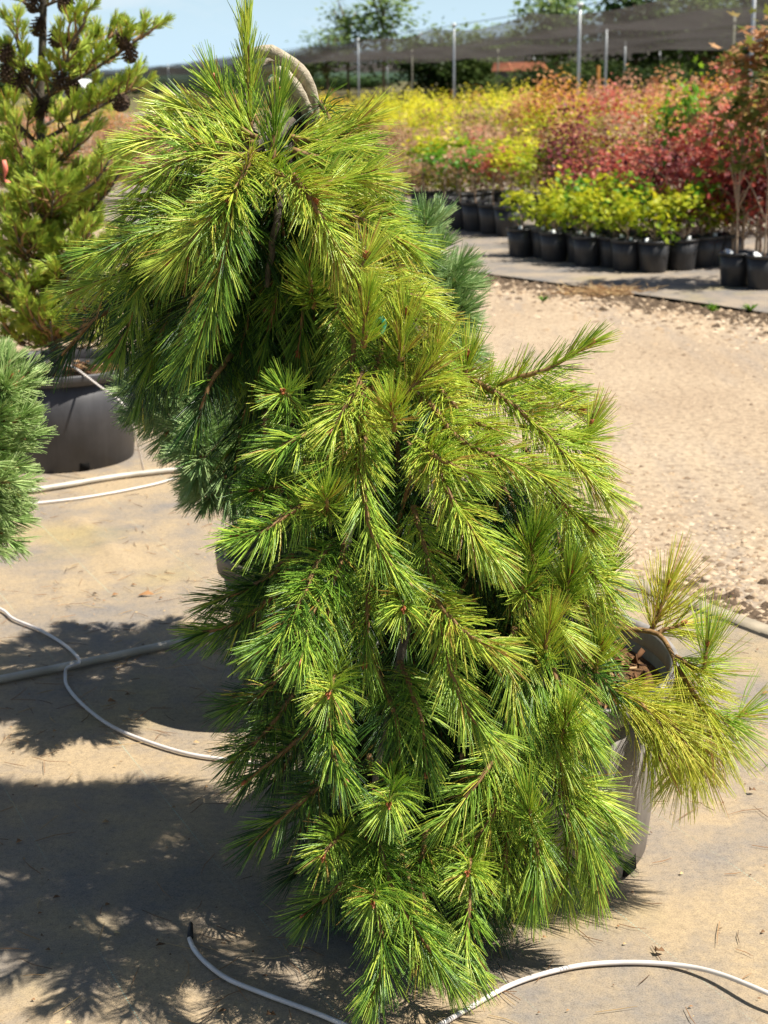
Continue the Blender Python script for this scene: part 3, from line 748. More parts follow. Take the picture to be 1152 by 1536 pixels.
FR = [  # shift paints sunlit fronds paler and shaded ones darker
 # crown
 ([(376, 195, 2.66), (374, 110), (372, 40)], dict(th0=32, th1=10, dens=0.75, sag=0, shift=0.08)),
 ([(410, 245, 2.56), (412, 195), (418, 145)], dict(th0=34, th1=12, dens=1.1, sag=0, shift=0.05)),
 ([(378, 200, 2.64), (345, 165), (322, 125)], dict(th0=42, th1=18, sag=0.02, shift=0.12)),
 ([(385, 205, 2.62), (320, 178), (262, 158)], dict(th0=45, th1=20, sag=0.04, shift=0.2)),
 ([(380, 215, 2.66), (310, 195), (245, 185)], dict(th0=48, th1=20, sag=0.04, shift=0.2)),
 ([(375, 225, 2.58), (295, 212), (240, 205), (206, 208)], dict(shift=0.18)),
 ([(370, 235, 2.55), (295, 232), (250, 248), (215, 264)], dict(shift=0.1)),
 ([(365, 245, 2.54), (260, 318), (200, 356), (135, 382)], dict(shift=0.05)),
 ([(355, 255, 2.60), (250, 290), (190, 320)], dict(shift=0.05)),
 ([(345, 290, 2.62), (240, 362), (185, 405), (118, 434)], dict(shift=0.0)),
 ([(330, 310, 2.66), (255, 400), (215, 440), (195, 490), (172, 528)], dict(shift=-0.05)),
 ([(300, 380, 2.60), (220, 410), (204, 432)], dict(th1=30)),
 ([(368, 250, 2.50), (350, 292, 2.43), (336, 360, 2.40), (318, 430, 2.40), (292, 505, 2.40), (268, 535)], dict(dens=1.35, th0=52, shift=0.05)),
 ([(352, 285, 2.44), (318, 325, 2.40), (288, 368), (258, 392)], dict(dens=1.2, shift=0.15)),
 ([(378, 225, 2.52), (365, 262, 2.46), (346, 300, 2.41)], dict(th1=40, shift=0.12)),
 ([(340, 320, 2.5), (280, 330), (235, 350)], dict(shift=0.1)),
 ([(395, 250, 2.52), (430, 265, 2.46), (468, 294, 2.42)], dict(th1=38, shift=0.12)),
 ([(440, 262, 2.46), (475, 310, 2.42), (515, 386, 2.42)], dict(dens=1.2, shift=0.12)),
 ([(435, 205, 2.62), (485, 212), (545, 222)], dict(th0=48, sag=0.03, shift=0.2)),
 ([(440, 215, 2.70), (500, 200), (548, 178)], dict(th0=44, sag=0.02, shift=0.25)),
 ([(440, 225, 2.58), (510, 245), (590, 275)], dict(th0=50, sag=0.05, shift=0.2)),
 ([(455, 245, 2.60), (530, 280), (605, 322)], dict(th0=50, sag=0.06, shift=0.2)),
 ([(470, 296, 2.50), (545, 325), (610, 352), (648, 372)], dict(shift=0.2)),
 ([(480, 285, 2.48), (530, 270), (580, 262)], dict(th0=45, sag=0.02, shift=0.2)),
 ([(510, 380, 2.46), (560, 410), (620, 432), (672, 440)], dict(shift=0.2)),
 ([(540, 340, 2.60), (610, 385), (665, 425)], dict(shift=0.2)),
 ([(560, 430, 2.50), (600, 455), (660, 478), (690, 486)], dict(shift=0.2)),
 ([(545, 520, 2.42), (546, 480, 2.38), (548, 448, 2.36)], dict(th0=40, th1=14, sag=0, shift=0.1)),
 ([(545, 400, 2.42), (562, 405), (575, 385)], dict(th0=40, th1=15, sag=0, shift=0.15)),
 ([(632, 540, 2.44), (638, 500), (640, 470)], dict(th0=40, th1=14, sag=0, shift=0.12)),
 ([(590, 500, 2.5), (650, 530), (692, 548)], dict(shift=0.22)),
 ([(600, 540, 2.5), (660, 560), (700, 575)], dict(shift=0.22)),
 ([(640, 590, 2.45), (680, 560), (700, 520)], dict(th0=45, sag=0, shift=0.2)),
 # shaded inner hollow
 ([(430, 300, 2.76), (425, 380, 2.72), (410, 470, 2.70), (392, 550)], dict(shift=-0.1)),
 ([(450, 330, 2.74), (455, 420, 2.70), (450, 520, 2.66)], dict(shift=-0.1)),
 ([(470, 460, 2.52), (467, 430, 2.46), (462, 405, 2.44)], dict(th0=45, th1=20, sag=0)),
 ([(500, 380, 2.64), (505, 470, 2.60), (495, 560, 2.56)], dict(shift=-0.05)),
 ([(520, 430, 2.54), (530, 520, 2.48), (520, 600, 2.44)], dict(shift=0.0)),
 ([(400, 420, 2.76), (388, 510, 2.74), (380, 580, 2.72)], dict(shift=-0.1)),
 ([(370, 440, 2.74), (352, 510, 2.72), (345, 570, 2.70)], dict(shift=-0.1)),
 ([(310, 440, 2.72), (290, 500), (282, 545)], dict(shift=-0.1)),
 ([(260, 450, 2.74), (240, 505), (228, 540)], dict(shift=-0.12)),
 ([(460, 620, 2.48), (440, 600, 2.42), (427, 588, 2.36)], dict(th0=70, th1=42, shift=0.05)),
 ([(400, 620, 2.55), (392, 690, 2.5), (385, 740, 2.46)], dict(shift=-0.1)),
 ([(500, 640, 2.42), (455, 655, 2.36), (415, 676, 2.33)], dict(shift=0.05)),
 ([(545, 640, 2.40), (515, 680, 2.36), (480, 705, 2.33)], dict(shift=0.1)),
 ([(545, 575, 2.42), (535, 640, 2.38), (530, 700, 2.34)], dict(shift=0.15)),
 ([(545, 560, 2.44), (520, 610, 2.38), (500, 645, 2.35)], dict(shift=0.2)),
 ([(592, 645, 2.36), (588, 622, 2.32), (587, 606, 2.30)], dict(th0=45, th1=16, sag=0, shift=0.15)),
 # the middle cascade
 ([(572, 520, 2.50), (552, 610, 2.42), (545, 700, 2.34), (555, 785, 2.30), (585, 840, 2.27), (615, 870, 2.26)], dict(dens=1.25, th0=64, shift=0.05)),
 ([(497, 775, 2.34), (496, 758, 2.29), (496, 742, 2.27)], dict(th0=50, th1=22, sag=0, shift=0.12)),
 ([(500, 725, 2.38), (440, 768, 2.30), (385, 800, 2.24), (355, 805, 2.22)], dict(shift=0.1)),
 ([(470, 700, 2.45), (420, 730, 2.4), (380, 740, 2.36)], dict(shift=-0.05)),
 ([(640, 650, 2.42), (660, 710, 2.34), (700, 785, 2.29), (742, 838, 2.27)], dict(dens=1.3, shift=0.12)),
 ([(625, 660, 2.40), (665, 690, 2.34), (712, 712, 2.32)], dict(shift=0.18)),
 ([(640, 600, 2.46), (690, 660, 2.38), (760, 692, 2.34), (822, 718, 2.32)], dict(dens=1.2, shift=0.18)),
 ([(640, 560, 2.50), (690, 620, 2.44), (740, 650, 2.40)], dict(shift=0.2)),
 ([(690, 560, 2.56), (770, 605, 2.50), (850, 680, 2.44), (908, 738, 2.42)], dict(dens=1.25, shift=0.15)),
 ([(715, 600, 2.56), (740, 580, 2.55), (820, 552, 2.52), (882, 516, 2.50)], dict(th0=48, th1=16, sag=0.02, fwd=0.1, dens=0.72, shift=0.12, r=0.0042)),
 ([(742, 580, 2.54), (750, 558, 2.53), (756, 535, 2.53)], dict(th0=36, th1=12, sag=0, dens=0.8, shift=0.1)),
 ([(760, 590, 2.60), (820, 610), (862, 612)], dict(shift=0.15)),
 ([(840, 660, 2.50), (872, 658), (884, 638)], dict(th0=42, th1=14, sag=0, shift=0.18)),
 ([(780, 640, 2.52), (850, 655), (890, 690)], dict(shift=0.18)),
 ([(740, 600, 2.64), (800, 580), (850, 590)], dict(shift=0.05)),
 ([(800, 700, 2.48), (850, 760, 2.44), (890, 790, 2.42)], dict(shift=0.08)),
 ([(820, 740, 2.50), (860, 790), (880, 830)], dict(shift=0.05)),
 ([(648, 865, 2.32), (665, 905, 2.27), (700, 942, 2.23), (752, 968, 2.21)], dict(dens=1.2, shift=0.15)),
 ([(640, 860, 2.34), (665, 945, 2.27), (690, 1035, 2.22), (720, 1080, 2.20), (748, 1102, 2.19)], dict(dens=1.25, th0=58, shift=0.1)),
 ([(592, 860, 2.34), (604, 895, 2.28), (610, 918, 2.23)], dict(th1=36, shift=0.12)),
 ([(500, 810, 2.36), (465, 870, 2.28), (430, 940, 2.21), (392, 972, 2.18)], dict(dens=1.2, shift=0.08)),
 ([(505, 860, 2.32), (470, 920, 2.25), (446, 992, 2.18)], dict(dens=1.1, shift=0.08)),
 ([(520, 800, 2.36), (500, 880, 2.3), (490, 950, 2.27)], dict(shift=0.02)),
 ([(560, 830, 2.38), (550, 910, 2.32), (545, 990, 2.28)], dict(shift=0.0)),
 ([(620, 760, 2.40), (640, 830, 2.34), (650, 900, 2.32)], dict(shift=0.02)),
 ([(505, 1000, 2.30), (495, 1022, 2.22), (490, 1034, 2.17)], dict(th0=72, th1=45, shift=0.1)),
 ([(497, 1020, 2.28), (495, 1090, 2.22), (505, 1140, 2.17), (517, 1168, 2.15)], dict(dens=1.25, th0=50, shift=0.05)),
 ([(590, 1150, 2.28), (586, 1185, 2.2), (583, 1204, 2.14)], dict(th0=72, th1=45, shift=0.1)),
 ([(600, 990, 2.34), (630, 1070, 2.28), (640, 1150, 2.25)], dict(shift=-0.05)),
 ([(560, 1000, 2.34), (590, 1080, 2.28), (600, 1150, 2.25)], dict(shift=-0.05)),
 # left, shaded side
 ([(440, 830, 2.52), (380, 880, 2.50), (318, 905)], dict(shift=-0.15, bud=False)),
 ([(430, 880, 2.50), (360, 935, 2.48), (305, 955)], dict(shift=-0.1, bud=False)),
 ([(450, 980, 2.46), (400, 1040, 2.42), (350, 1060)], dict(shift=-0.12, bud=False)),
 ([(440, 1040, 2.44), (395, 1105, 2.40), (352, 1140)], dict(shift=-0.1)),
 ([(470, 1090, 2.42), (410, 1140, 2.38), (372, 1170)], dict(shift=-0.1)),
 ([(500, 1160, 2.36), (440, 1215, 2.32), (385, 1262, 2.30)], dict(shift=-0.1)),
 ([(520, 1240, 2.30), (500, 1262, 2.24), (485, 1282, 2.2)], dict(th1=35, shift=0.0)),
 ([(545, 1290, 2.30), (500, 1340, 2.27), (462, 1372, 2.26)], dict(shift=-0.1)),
 # down to the ground in front
 ([(560, 1190, 2.32), (565, 1270, 2.25), (590, 1350, 2.2), (635, 1415, 2.17), (676, 1472, 2.17)], dict(dens=1.3, shift=0.02, sag=0.05)),
 ([(545, 1220, 2.30), (560, 1330, 2.22), (572, 1430, 2.16), (556, 1500, 2.13)], dict(dens=1.3, shift=0.05, sag=0.05)),
 ([(555, 1290, 2.28), (560, 1330, 2.20), (560, 1352, 2.15)], dict(th1=38, shift=0.05)),
 ([(600, 1280, 2.28), (620, 1360, 2.22), (625, 1440, 2.18)], dict(shift=0.0, sag=0.05)),
 ([(640, 1240, 2.32), (630, 1320, 2.26), (650, 1390, 2.22)], dict(shift=0.0)),
 ([(712, 1270, 2.34), (709, 1295, 2.26), (706, 1314, 2.2)], dict(th1=38, shift=0.1)),
 ([(712, 1290, 2.34), (703, 1360, 2.26), (700, 1430, 2.22), (712, 1462, 2.22)], dict(dens=1.2, shift=0.05, sag=0.04)),
 ([(760, 1110, 2.34), (710, 1180, 2.28), (670, 1230, 2.26)], dict(shift=0.0)),
 ([(760, 1150, 2.36), (730, 1230, 2.30), (690, 1270, 2.28)], dict(shift=0.0)),
 # right skirt
 ([(800, 1260, 2.36), (797, 1232, 2.30), (793, 1200, 2.28)], dict(nl=0.068, th0=38, th1=14, sag=0.02, shift=0.05)),
 ([(797, 1225, 2.36), (805, 1290, 2.32), (800, 1340, 2.31)], dict(nl=0.068, th0=34, th1=16, shift=0.08)),
 ([(830, 1180, 2.38), (868, 1225, 2.36), (885, 1290, 2.36), (890, 1330)], dict(nl=0.068, th0=36, th1=16, shift=0.15)),
 ([(830, 1170, 2.40), (870, 1185, 2.38), (905, 1215, 2.37)], dict(nl=0.068, th0=40, th1=18, shift=0.18)),
 ([(770, 1220, 2.38), (760, 1290, 2.34), (770, 1330)], dict(nl=0.068, shift=0.05)),
 ([(850, 1220, 2.42), (850, 1290, 2.40), (845, 1340, 2.40)], dict(nl=0.068, shift=0.08)),
 ([(800, 860, 2.42), (800, 825, 2.38), (806, 800, 2.36)], dict(nl=0.068, th0=40, th1=14, sag=0, shift=0.02)),
 ([(790, 900, 2.40), (783, 870, 2.36)], dict(nl=0.068, th0=42, th1=16, sag=0, shift=0.02)),
 ([(852, 910, 2.46), (852, 885, 2.42), (858, 860, 2.40)], dict(nl=0.068, th0=38, th1=12, sag=0, dens=1.2, shift=0.12)),
 ([(818, 1000, 2.42), (818, 965, 2.38), (826, 935, 2.36)], dict(nl=0.068, th0=38, th1=12, sag=0, dens=1.1, shift=0.08)),
 ([(893, 1005, 2.52), (898, 980, 2.50), (902, 962, 2.49)], dict(nl=0.068, th0=40, th1=14, sag=0, dens=1.1, shift=0.1)),
 ([(842, 1120, 2.40), (846, 1095, 2.36), (850, 1070, 2.34)], dict(nl=0.068, th0=38, th1=12, sag=0, shift=0.1)),
 ([(910, 870, 2.60), (912, 850, 2.58), (916, 830, 2.57)], dict(nl=0.068, th0=38, th1=14, sag=0, shift=0.2)),
 ([(850, 830, 2.50), (880, 850), (915, 880)], dict(nl=0.068, shift=0.2)),
 ([(820, 855, 2.52), (870, 890), (905, 912)], dict(nl=0.068, shift=0.22)),
 ([(810, 930, 2.44), (800, 1010, 2.38), (806, 1080, 2.36)], dict(nl=0.068, th0=36, shift=0.05)),
 ([(830, 1000, 2.42), (850, 1060, 2.38), (880, 1110, 2.38)], dict(nl=0.068, th0=38, shift=0.1)),
 ([(770, 940, 2.40), (770, 1010, 2.36), (775, 1080, 2.34)], dict(nl=0.068, th0=36, shift=0.03)),
 ([(860, 985, 2.52), (870, 1035, 2.48), (885, 1070, 2.48)], dict(nl=0.068, th0=40, shift=0.15)),
 ([(820, 1060, 2.42), (840, 1130, 2.38), (870, 1180, 2.38)], dict(nl=0.068, th0=40, shift=0.15)),
 ([(780, 1080, 2.38), (780, 1150, 2.34), (785, 1200, 2.32)], dict(nl=0.068, shift=0.03)),
 ([(760, 860, 2.44), (800, 900, 2.42), (840, 950, 2.42)], dict(nl=0.068, shift=0.2)),
]
for pts, kw in FR:
    if max(q[1] for q in pts) < 600 and pts[-1][0] > 565:      # right side of the crown
        pts = [(430 + (q[0] - 430) * 0.84, *q[1:]) for q in pts]
    mx_ = sum(q[0] for q in pts) / len(pts)                    # light painted in: needle colour paler to the right and upwards
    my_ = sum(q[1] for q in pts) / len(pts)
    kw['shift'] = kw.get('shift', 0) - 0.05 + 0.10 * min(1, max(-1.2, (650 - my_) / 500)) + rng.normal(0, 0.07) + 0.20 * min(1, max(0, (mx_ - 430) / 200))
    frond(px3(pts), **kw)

# yellowed branch hanging out over the right of the rim
YB = [
 ([(900, 940, 2.72), (985, 950, 2.68), (1012, 985, 2.62), (1022, 1040, 2.60)], dict(nl=0.088, dens=0.21, r=0.0046, bud=False, u0=0.7)),
 ([(975, 950, 2.72), (985, 925, 2.72), (1002, 882, 2.72)], dict(nl=0.088, th0=42, th1=14, sag=0, dens=0.81, shift=0.1)),
 ([(985, 952, 2.70), (1005, 940), (1018, 935)], dict(nl=0.088, th0=50, sag=0.06, dens=0.60)),
 ([(1012, 985, 2.64), (1050, 1010, 2.60), (1058, 975, 2.60)], dict(nl=0.088, th0=42, th1=16, sag=0, dens=0.76, mat='needle', shift=0.22)),
 ([(1015, 1000, 2.62), (1052, 1060, 2.58), (1078, 1105, 2.56)], dict(nl=0.088, dens=0.81)),
 ([(1020, 1020, 2.62), (1040, 1090, 2.58), (1050, 1140, 2.58)], dict(nl=0.088, dens=0.76, th0=44)),
 ([(1055, 1060, 2.60), (1090, 1085, 2.58), (1108, 1078, 2.58)], dict(nl=0.088, th0=42, dens=0.68, mat='needle', shift=0.2)),
 ([(925, 1030, 2.58), (975, 1060, 2.54), (1015, 1100, 2.52), (1030, 1125)], dict(nl=0.088, dens=0.85, shift=-0.05, th0=44)),
 ([(930, 1035, 2.58), (965, 1075, 2.55), (985, 1130, 2.54)], dict(nl=0.088, dens=0.76, shift=-0.1, th0=36)),
 ([(905, 1030, 2.56), (950, 1050, 2.53), (995, 1095, 2.52)], dict(nl=0.08, dens=0.5, th0=38)),
 ([(1020, 1060, 2.66), (1030, 1120, 2.64), (1020, 1160, 2.64)], dict(nl=0.088, dens=0.68, th0=38)),
]
for pts, kw in YB:
    kw.setdefault('mat', 'needle_yellow')
    frond(px3(pts), **kw)

# inner fronds that fill the body of the tree behind the outer ones
SIL = [(170, 290, 500), (220, 260, 560), (270, 250, 570), (320, 235, 590), (370, 215, 610), (420, 210, 630), (470, 250, 640), (520, 300, 650),
       (570, 380, 660), (620, 410, 690), (670, 430, 800), (720, 440, 830), (770, 430, 840), (820, 420, 850), (870, 410, 860), (920, 410, 870),
       (970, 430, 870), (1020, 440, 850), (1070, 450, 840), (1120, 460, 840), (1170, 490, 840), (1220, 520, 840), (1270, 560, 780)]
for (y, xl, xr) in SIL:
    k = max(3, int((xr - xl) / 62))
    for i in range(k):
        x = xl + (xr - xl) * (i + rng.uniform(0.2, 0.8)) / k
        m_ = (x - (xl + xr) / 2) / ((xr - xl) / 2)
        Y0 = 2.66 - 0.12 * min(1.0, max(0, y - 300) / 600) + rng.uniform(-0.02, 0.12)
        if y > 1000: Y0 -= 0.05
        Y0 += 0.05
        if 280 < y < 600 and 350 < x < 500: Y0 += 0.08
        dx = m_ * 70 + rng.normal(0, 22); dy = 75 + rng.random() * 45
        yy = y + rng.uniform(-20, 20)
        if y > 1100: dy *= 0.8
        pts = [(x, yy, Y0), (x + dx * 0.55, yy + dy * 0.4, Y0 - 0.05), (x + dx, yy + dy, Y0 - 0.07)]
        frond(px3(pts), dens=0.65, shift=0.16 * m_ - 0.34, bud=False, nl=0.066)  # darker needle colour: older growth plus painted inner shade, paler to the right
# back and core of the tree, inner shade painted by darker needles
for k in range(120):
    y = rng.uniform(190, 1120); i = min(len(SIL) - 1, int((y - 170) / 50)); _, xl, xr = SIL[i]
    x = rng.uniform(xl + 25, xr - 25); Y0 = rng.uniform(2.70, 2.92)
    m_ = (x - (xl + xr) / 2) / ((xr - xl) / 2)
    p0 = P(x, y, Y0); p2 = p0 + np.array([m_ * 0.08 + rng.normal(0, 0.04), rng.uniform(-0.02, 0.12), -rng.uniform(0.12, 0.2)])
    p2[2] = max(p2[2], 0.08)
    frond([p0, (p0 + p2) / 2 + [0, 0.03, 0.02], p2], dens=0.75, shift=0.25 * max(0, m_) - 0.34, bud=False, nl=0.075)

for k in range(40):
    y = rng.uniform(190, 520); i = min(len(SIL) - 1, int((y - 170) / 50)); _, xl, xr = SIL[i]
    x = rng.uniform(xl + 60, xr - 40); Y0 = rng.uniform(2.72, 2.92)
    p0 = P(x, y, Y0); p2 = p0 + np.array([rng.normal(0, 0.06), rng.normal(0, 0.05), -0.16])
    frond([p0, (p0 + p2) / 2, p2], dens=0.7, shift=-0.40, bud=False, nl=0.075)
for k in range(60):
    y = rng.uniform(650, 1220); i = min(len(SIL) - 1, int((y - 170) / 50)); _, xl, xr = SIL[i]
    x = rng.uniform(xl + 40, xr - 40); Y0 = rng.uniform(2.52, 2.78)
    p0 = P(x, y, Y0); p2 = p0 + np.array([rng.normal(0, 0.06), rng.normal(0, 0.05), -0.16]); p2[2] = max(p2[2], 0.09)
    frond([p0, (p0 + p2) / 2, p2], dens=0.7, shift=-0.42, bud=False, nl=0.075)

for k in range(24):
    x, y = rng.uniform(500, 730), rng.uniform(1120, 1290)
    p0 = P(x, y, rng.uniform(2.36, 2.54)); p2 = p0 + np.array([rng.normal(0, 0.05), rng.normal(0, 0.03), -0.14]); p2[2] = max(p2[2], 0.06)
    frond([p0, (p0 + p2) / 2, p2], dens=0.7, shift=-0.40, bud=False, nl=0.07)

# limbs that tie the fronds to the trunk
for pts in ([(450, 160, 2.78), (420, 200, 2.68), (378, 225, 2.58), (350, 290, 2.5)], [(455, 190, 2.80), (400, 215, 2.72), (330, 260, 2.66), (270, 330, 2.66)],
            [(455, 170, 2.80), (480, 215, 2.68), (520, 300, 2.58), (560, 430, 2.52), (570, 520, 2.50)], [(500, 300, 2.82), (560, 380, 2.66), (640, 520, 2.58), (700, 570, 2.56)],
            [(560, 440, 2.85), (545, 560, 2.6), (545, 680, 2.45), (520, 820, 2.40), (500, 1000, 2.34)], [(600, 540, 2.85), (640, 640, 2.6), (640, 800, 2.42), (600, 990, 2.36), (560, 1190, 2.34)],
            [(680, 740, 2.86), (740, 820, 2.6), (800, 930, 2.48), (810, 1060, 2.44), (800, 1230, 2.38)], [(740, 900, 2.86), (820, 920, 2.7), (900, 942, 2.72)], [(455, 165, 2.8), (420, 300, 2.68), (400, 430, 2.68)],
            [(640, 640, 2.86), (700, 600, 2.7), (724, 594, 2.56)]):
    c = resample(spline(px3(pts), 40), 24)[0] + rng.normal(0, 0.001, (24, 3))
    v, q, t = tube(c - ORI, np.linspace(0.011, 0.005, 24), 8)
    obj('limb', mesh_np('limb', v, q, t, mats=[M['bark_dark']]), pine)

# scrap of turquoise tying tape on a twig
V, Q = [], []
c = spline([P(562, 486, 2.45), P(570, 476, 2.43), P(577, 486, 2.42), P(572, 502, 2.42)], 10)
for k, p in enumerate(c):
    w = np.array([0.0035, 0, 0.0015])
    V += [p - w, p + w]
    if k: Q.append((2 * k - 2, 2 * k - 1, 2 * k + 1, 2 * k))
o = obj('tying_tape', mesh_np('tying_tape', np.array(V) - P(570, 490, 2.43), Q, mats=[M['tape']]), None, P(570, 490, 2.43))
sm = o.modifiers.new('thick', 'SOLIDIFY'); sm.thickness = 0.0008
tag(o, 'scrap of turquoise tying tape among the needles of the weeping pine', 'tape')

# ------------------------------------------------------------------ shorter-needled pines behind and at the left edge
def tuft_variants(name, count, nl, width, L_, mat, n=4, th0=58, th1=20, sag=0.02, shift=0.0, per=3, u0=0.05):
    out = []
    for k in range(n):
        c = np.array([[0, 0, 0], [rng.normal(0, .006), rng.normal(0, .006), L_ * 0.5], [rng.normal(0, .01), rng.normal(0, .01), L_]])
        c = resample(spline(c, 20), 8)[0]
        V, Q, T_, R_ = shoot_needles(c, count, nl, width, th0, th1, sag, 0.12, u0, per, 1.3, shift)
        v2, q2, t2 = tube(c, np.linspace(0.004, 0.0028, 8), 5)
        o0 = len(V)
        idx = np.r_[np.zeros(len(Q), int), np.ones(len(q2), int), np.zeros(len(T_), int), np.ones(len(t2), int)]
        out.append(mesh_np(name, np.vstack([V, v2]), np.vstack([Q, q2 + o0]), np.vstack([T_, t2 + o0]), rnd=np.r_[R_, np.full(len(v2), 0.4)],
                           mats=[mat, M['stem']], mat_idx=idx))
    return out

def bushy_pine(root, blobs, variants, up=0.55, bud_every=3):
    base = np.array(root.location)
    k = 0
    for (c, rad, n) in blobs:
        c = np.asarray(c, float); rad = np.asarray(rad, float)
        for i in range(n):
            z = 1 - 2 * (i + 0.5) / n; a = i * 2.39996 + rng.normal(0, 0.15)
            d = np.array([math.sqrt(1 - z * z) * math.cos(a), math.sqrt(1 - z * z) * math.sin(a), z])
            d = unit(d + rng.normal(0, 0.08, 3))
            rr = rad * (rng.uniform(0.84, 1.0) if i % 4 else rng.uniform(0.5, 0.65))
            p = c + d * rr
            direc = unit(d * 0.9 + np.array([0, 0, up * (0.4 + 0.6 * max(0, d[2] + 0.3))]))
            s = obj('shoot', variants[k % len(variants)], root, p - base - direc * 0.05)
            align(s, direc)
            s.scale = (rng.uniform(0.85, 1.15),) * 3
            if i % bud_every == 0:
                b = obj('bud', BUD, s, (0, 0, 0.072)); b.scale = (0.9, 0.9, 0.9)
            k += 1

TUFT2 = tuft_variants('blue_tuft', 230, 0.060, 0.0020, 0.085, M['needle_blue'], 4, 58, 20, 0.02, 0.25)
pine2 = thing('round_pine', POT2 + [0, 0, 0.34], 'bushy blue-green short-needled pine behind the weeping pine', 'pine tree')
bushy_pine(pine2, [((-0.20, 3.74, 0.86), (0.34, 0.32, 0.36), 180), ((0.075, 3.68, 0.99), (0.11, 0.18, 0.20), 44),
                   (P(285, 590, 3.55), (0.12, 0.15, 0.075), 36), (P(325, 672, 3.38), (0.07, 0.09, 0.08), 28), (P(345, 722, 3.45), (0.07, 0.09, 0.04), 12), (P(668, 500, 3.66), (0.03, 0.1, 0.10), 18)], TUFT2)
obj('trunk', tube_mesh('trunk', [(0, 0, -0.02), (0.01, 0.03, 0.2), (-0.01, 0.06, 0.5), (0.0, 0.07, 0.75)], [0.02, 0.018, 0.012, 0.006], M['bark_dark'], 8), pine2)
for dx, dy, dz in ((-0.35, 0.0, 0.3), (0.2, 0.1, 0.5), (-0.18, -0.15, 0.28), (0.15, -0.1, 0.4), (-0.2, 0.2, 0.5)):
    obj('limb', tube_mesh('limb', spline([(0.0, 0.04, 0.15), (dx * .5, dy * .5 + .04, dz * .6), (dx, dy + .04, dz)], 8), np.linspace(.01, .005, 8), M['bark_dark'], 6), pine2)

TUFT3 = tuft_variants('green_tuft', 135, 0.046, 0.0020, 0.065, M['needle_mid'], 4, 52, 18, 0.02, 0.2)
pine3 = thing('round_pine', POT3 + [0, 0, 0.26], 'short-needled green pine cut off by the left picture edge', 'pine tree')
bushy_pine(pine3, [(P(-45, 660, 3.2), (0.125, 0.13, 0.19), 120), (P(-20, 575, 3.2), (0.075, 0.08, 0.07), 34), (P(-30, 765, 3.2), (0.07, 0.08, 0.09), 34)], TUFT3, up=0.9, bud_every=2)
obj('trunk', tube_mesh('trunk', [(0, 0, -0.02), (0.1, 0.0, 0.15), (0.19, 0.0, 0.3), (0.23, 0.0, 0.5)], [0.014, 0.012, 0.01, 0.005], M['bark_dark'], 8), pine3)

# ------------------------------------------------------------------ limber pine with cones
YL = POT4[1]
pine4 = thing('upright_pine', POT4 + [0, 0, 0.34], 'upright open-branched pine with dark cones in the left background', 'pine tree')
O4 = POT4 + np.array([0, 0, 0.34])
tk = np.array([O4 + [0, 0, -0.05]] + [P(x, y, YL) for x, y in ((82, 520), (78, 430), (66, 330), (62, 230), (60, 140), (64, 60), (66, -20), (70, -90))])
c = resample(spline(tk, 60), 36)[0]
v, q, t = tube(c - O4, np.linspace(0.026, 0.012, 36) * (1 + 0.08 * np.sin(np.arange(36) * 2.1)), 10)
obj('trunk', mesh_np('trunk', v, q, t, mats=[M['bark_dark']]), pine4)
TUFT4 = tuft_variants('limber_tuft', 90, 0.042, 0.0026, 0.085, M['needle_limber'], 5, 44, 20, 0.0, 0.22, 3, 0.35)

def cone_mesh():
    V, T_ = [], []
    n = 60; L_ = 0.075; R = 0.026
    for i in range(n):
        u = (i + 0.5) / n; a = i * 2.39996
        r = R * math.sin(math.pi * (0.12 + 0.82 * u)) ** 0.7
        z = L_ * u; ca, sa = math.cos(a), math.sin(a)
        p = np.array([ca * r * 0.45, sa * r * 0.45, z]); out = np.array([ca, sa, 0.55]); side = np.array([-sa, ca, 0])
        w = 0.009; o = len(V)
        tip = p + unit(out) * r * 0.95
        V += [p - side * w * 0.5, p + side * w * 0.5, tip + side * w * 0.7, tip - side * w * 0.7, tip + unit(out) * 0.003 - [0, 0, 0.004]]
        T_ += [(o, o + 1, o + 2), (o, o + 2, o + 3), (o + 3, o + 2, o + 4), (o, o + 3, o + 4), (o + 1, o + 4, o + 2)]
    v, q, t = tube([(0, 0, -0.01), (0, 0, 0.03), (0, 0, L_)], [0.004, 0.012, 0.004], 6)
    o = len(V)
    return mesh_np('cone', np.vstack([V, v]), q + o, np.vstack([T_, t + o]), mats=[M['cone']], smooth=False)
CONE = cone_mesh()

n_tuft = [0]
def limb4(pts, r0=0.009, step=0.039, side=True, start=0.25):
    c, L_ = resample(spline(px3(pts), 40), 24)
    v, q, t = tube(c - c[0], np.linspace(r0, 0.004, 24), 6)
    b = obj('branch', mesh_np('branch', v, q, t, mats=[M['bark_dark']]), pine4, c[0] - O4)
    n = max(2, int(L_ * (1 - start) / step))
    for k in range(n + 1):
        u = start + (1 - start) * k / n
        i = min(22, int(u * 23)); p = c[i]; T_ = unit(c[min(23, i + 1)] - c[max(0, i - 1)])
        sd = unit(np.cross(T_, [0, 0, 1])) * (1 if k % 2 else -1)
        for j in range(2 if (side and k < n) else 1):
            dv = unit(T_ * rng.uniform(0.3, 0.8) + np.array([0, 0, rng.uniform(0.2, 0.9)]) + sd * (0.7 if j == 0 else -0.7) * rng.uniform(0.3, 1.4)) if k < n else T_
            off = sd * rng.uniform(0, 0.02) * (1 if j == 0 else -1) + np.array([0, 0, rng.uniform(-0.01, 0.01)])
            s = obj('shoot', TUFT4[n_tuft[0] % 5], b, p - c[0] + off); align(s, dv); s.scale = (rng.uniform(0.95, 1.35),) * 3
            n_tuft[0] += 1
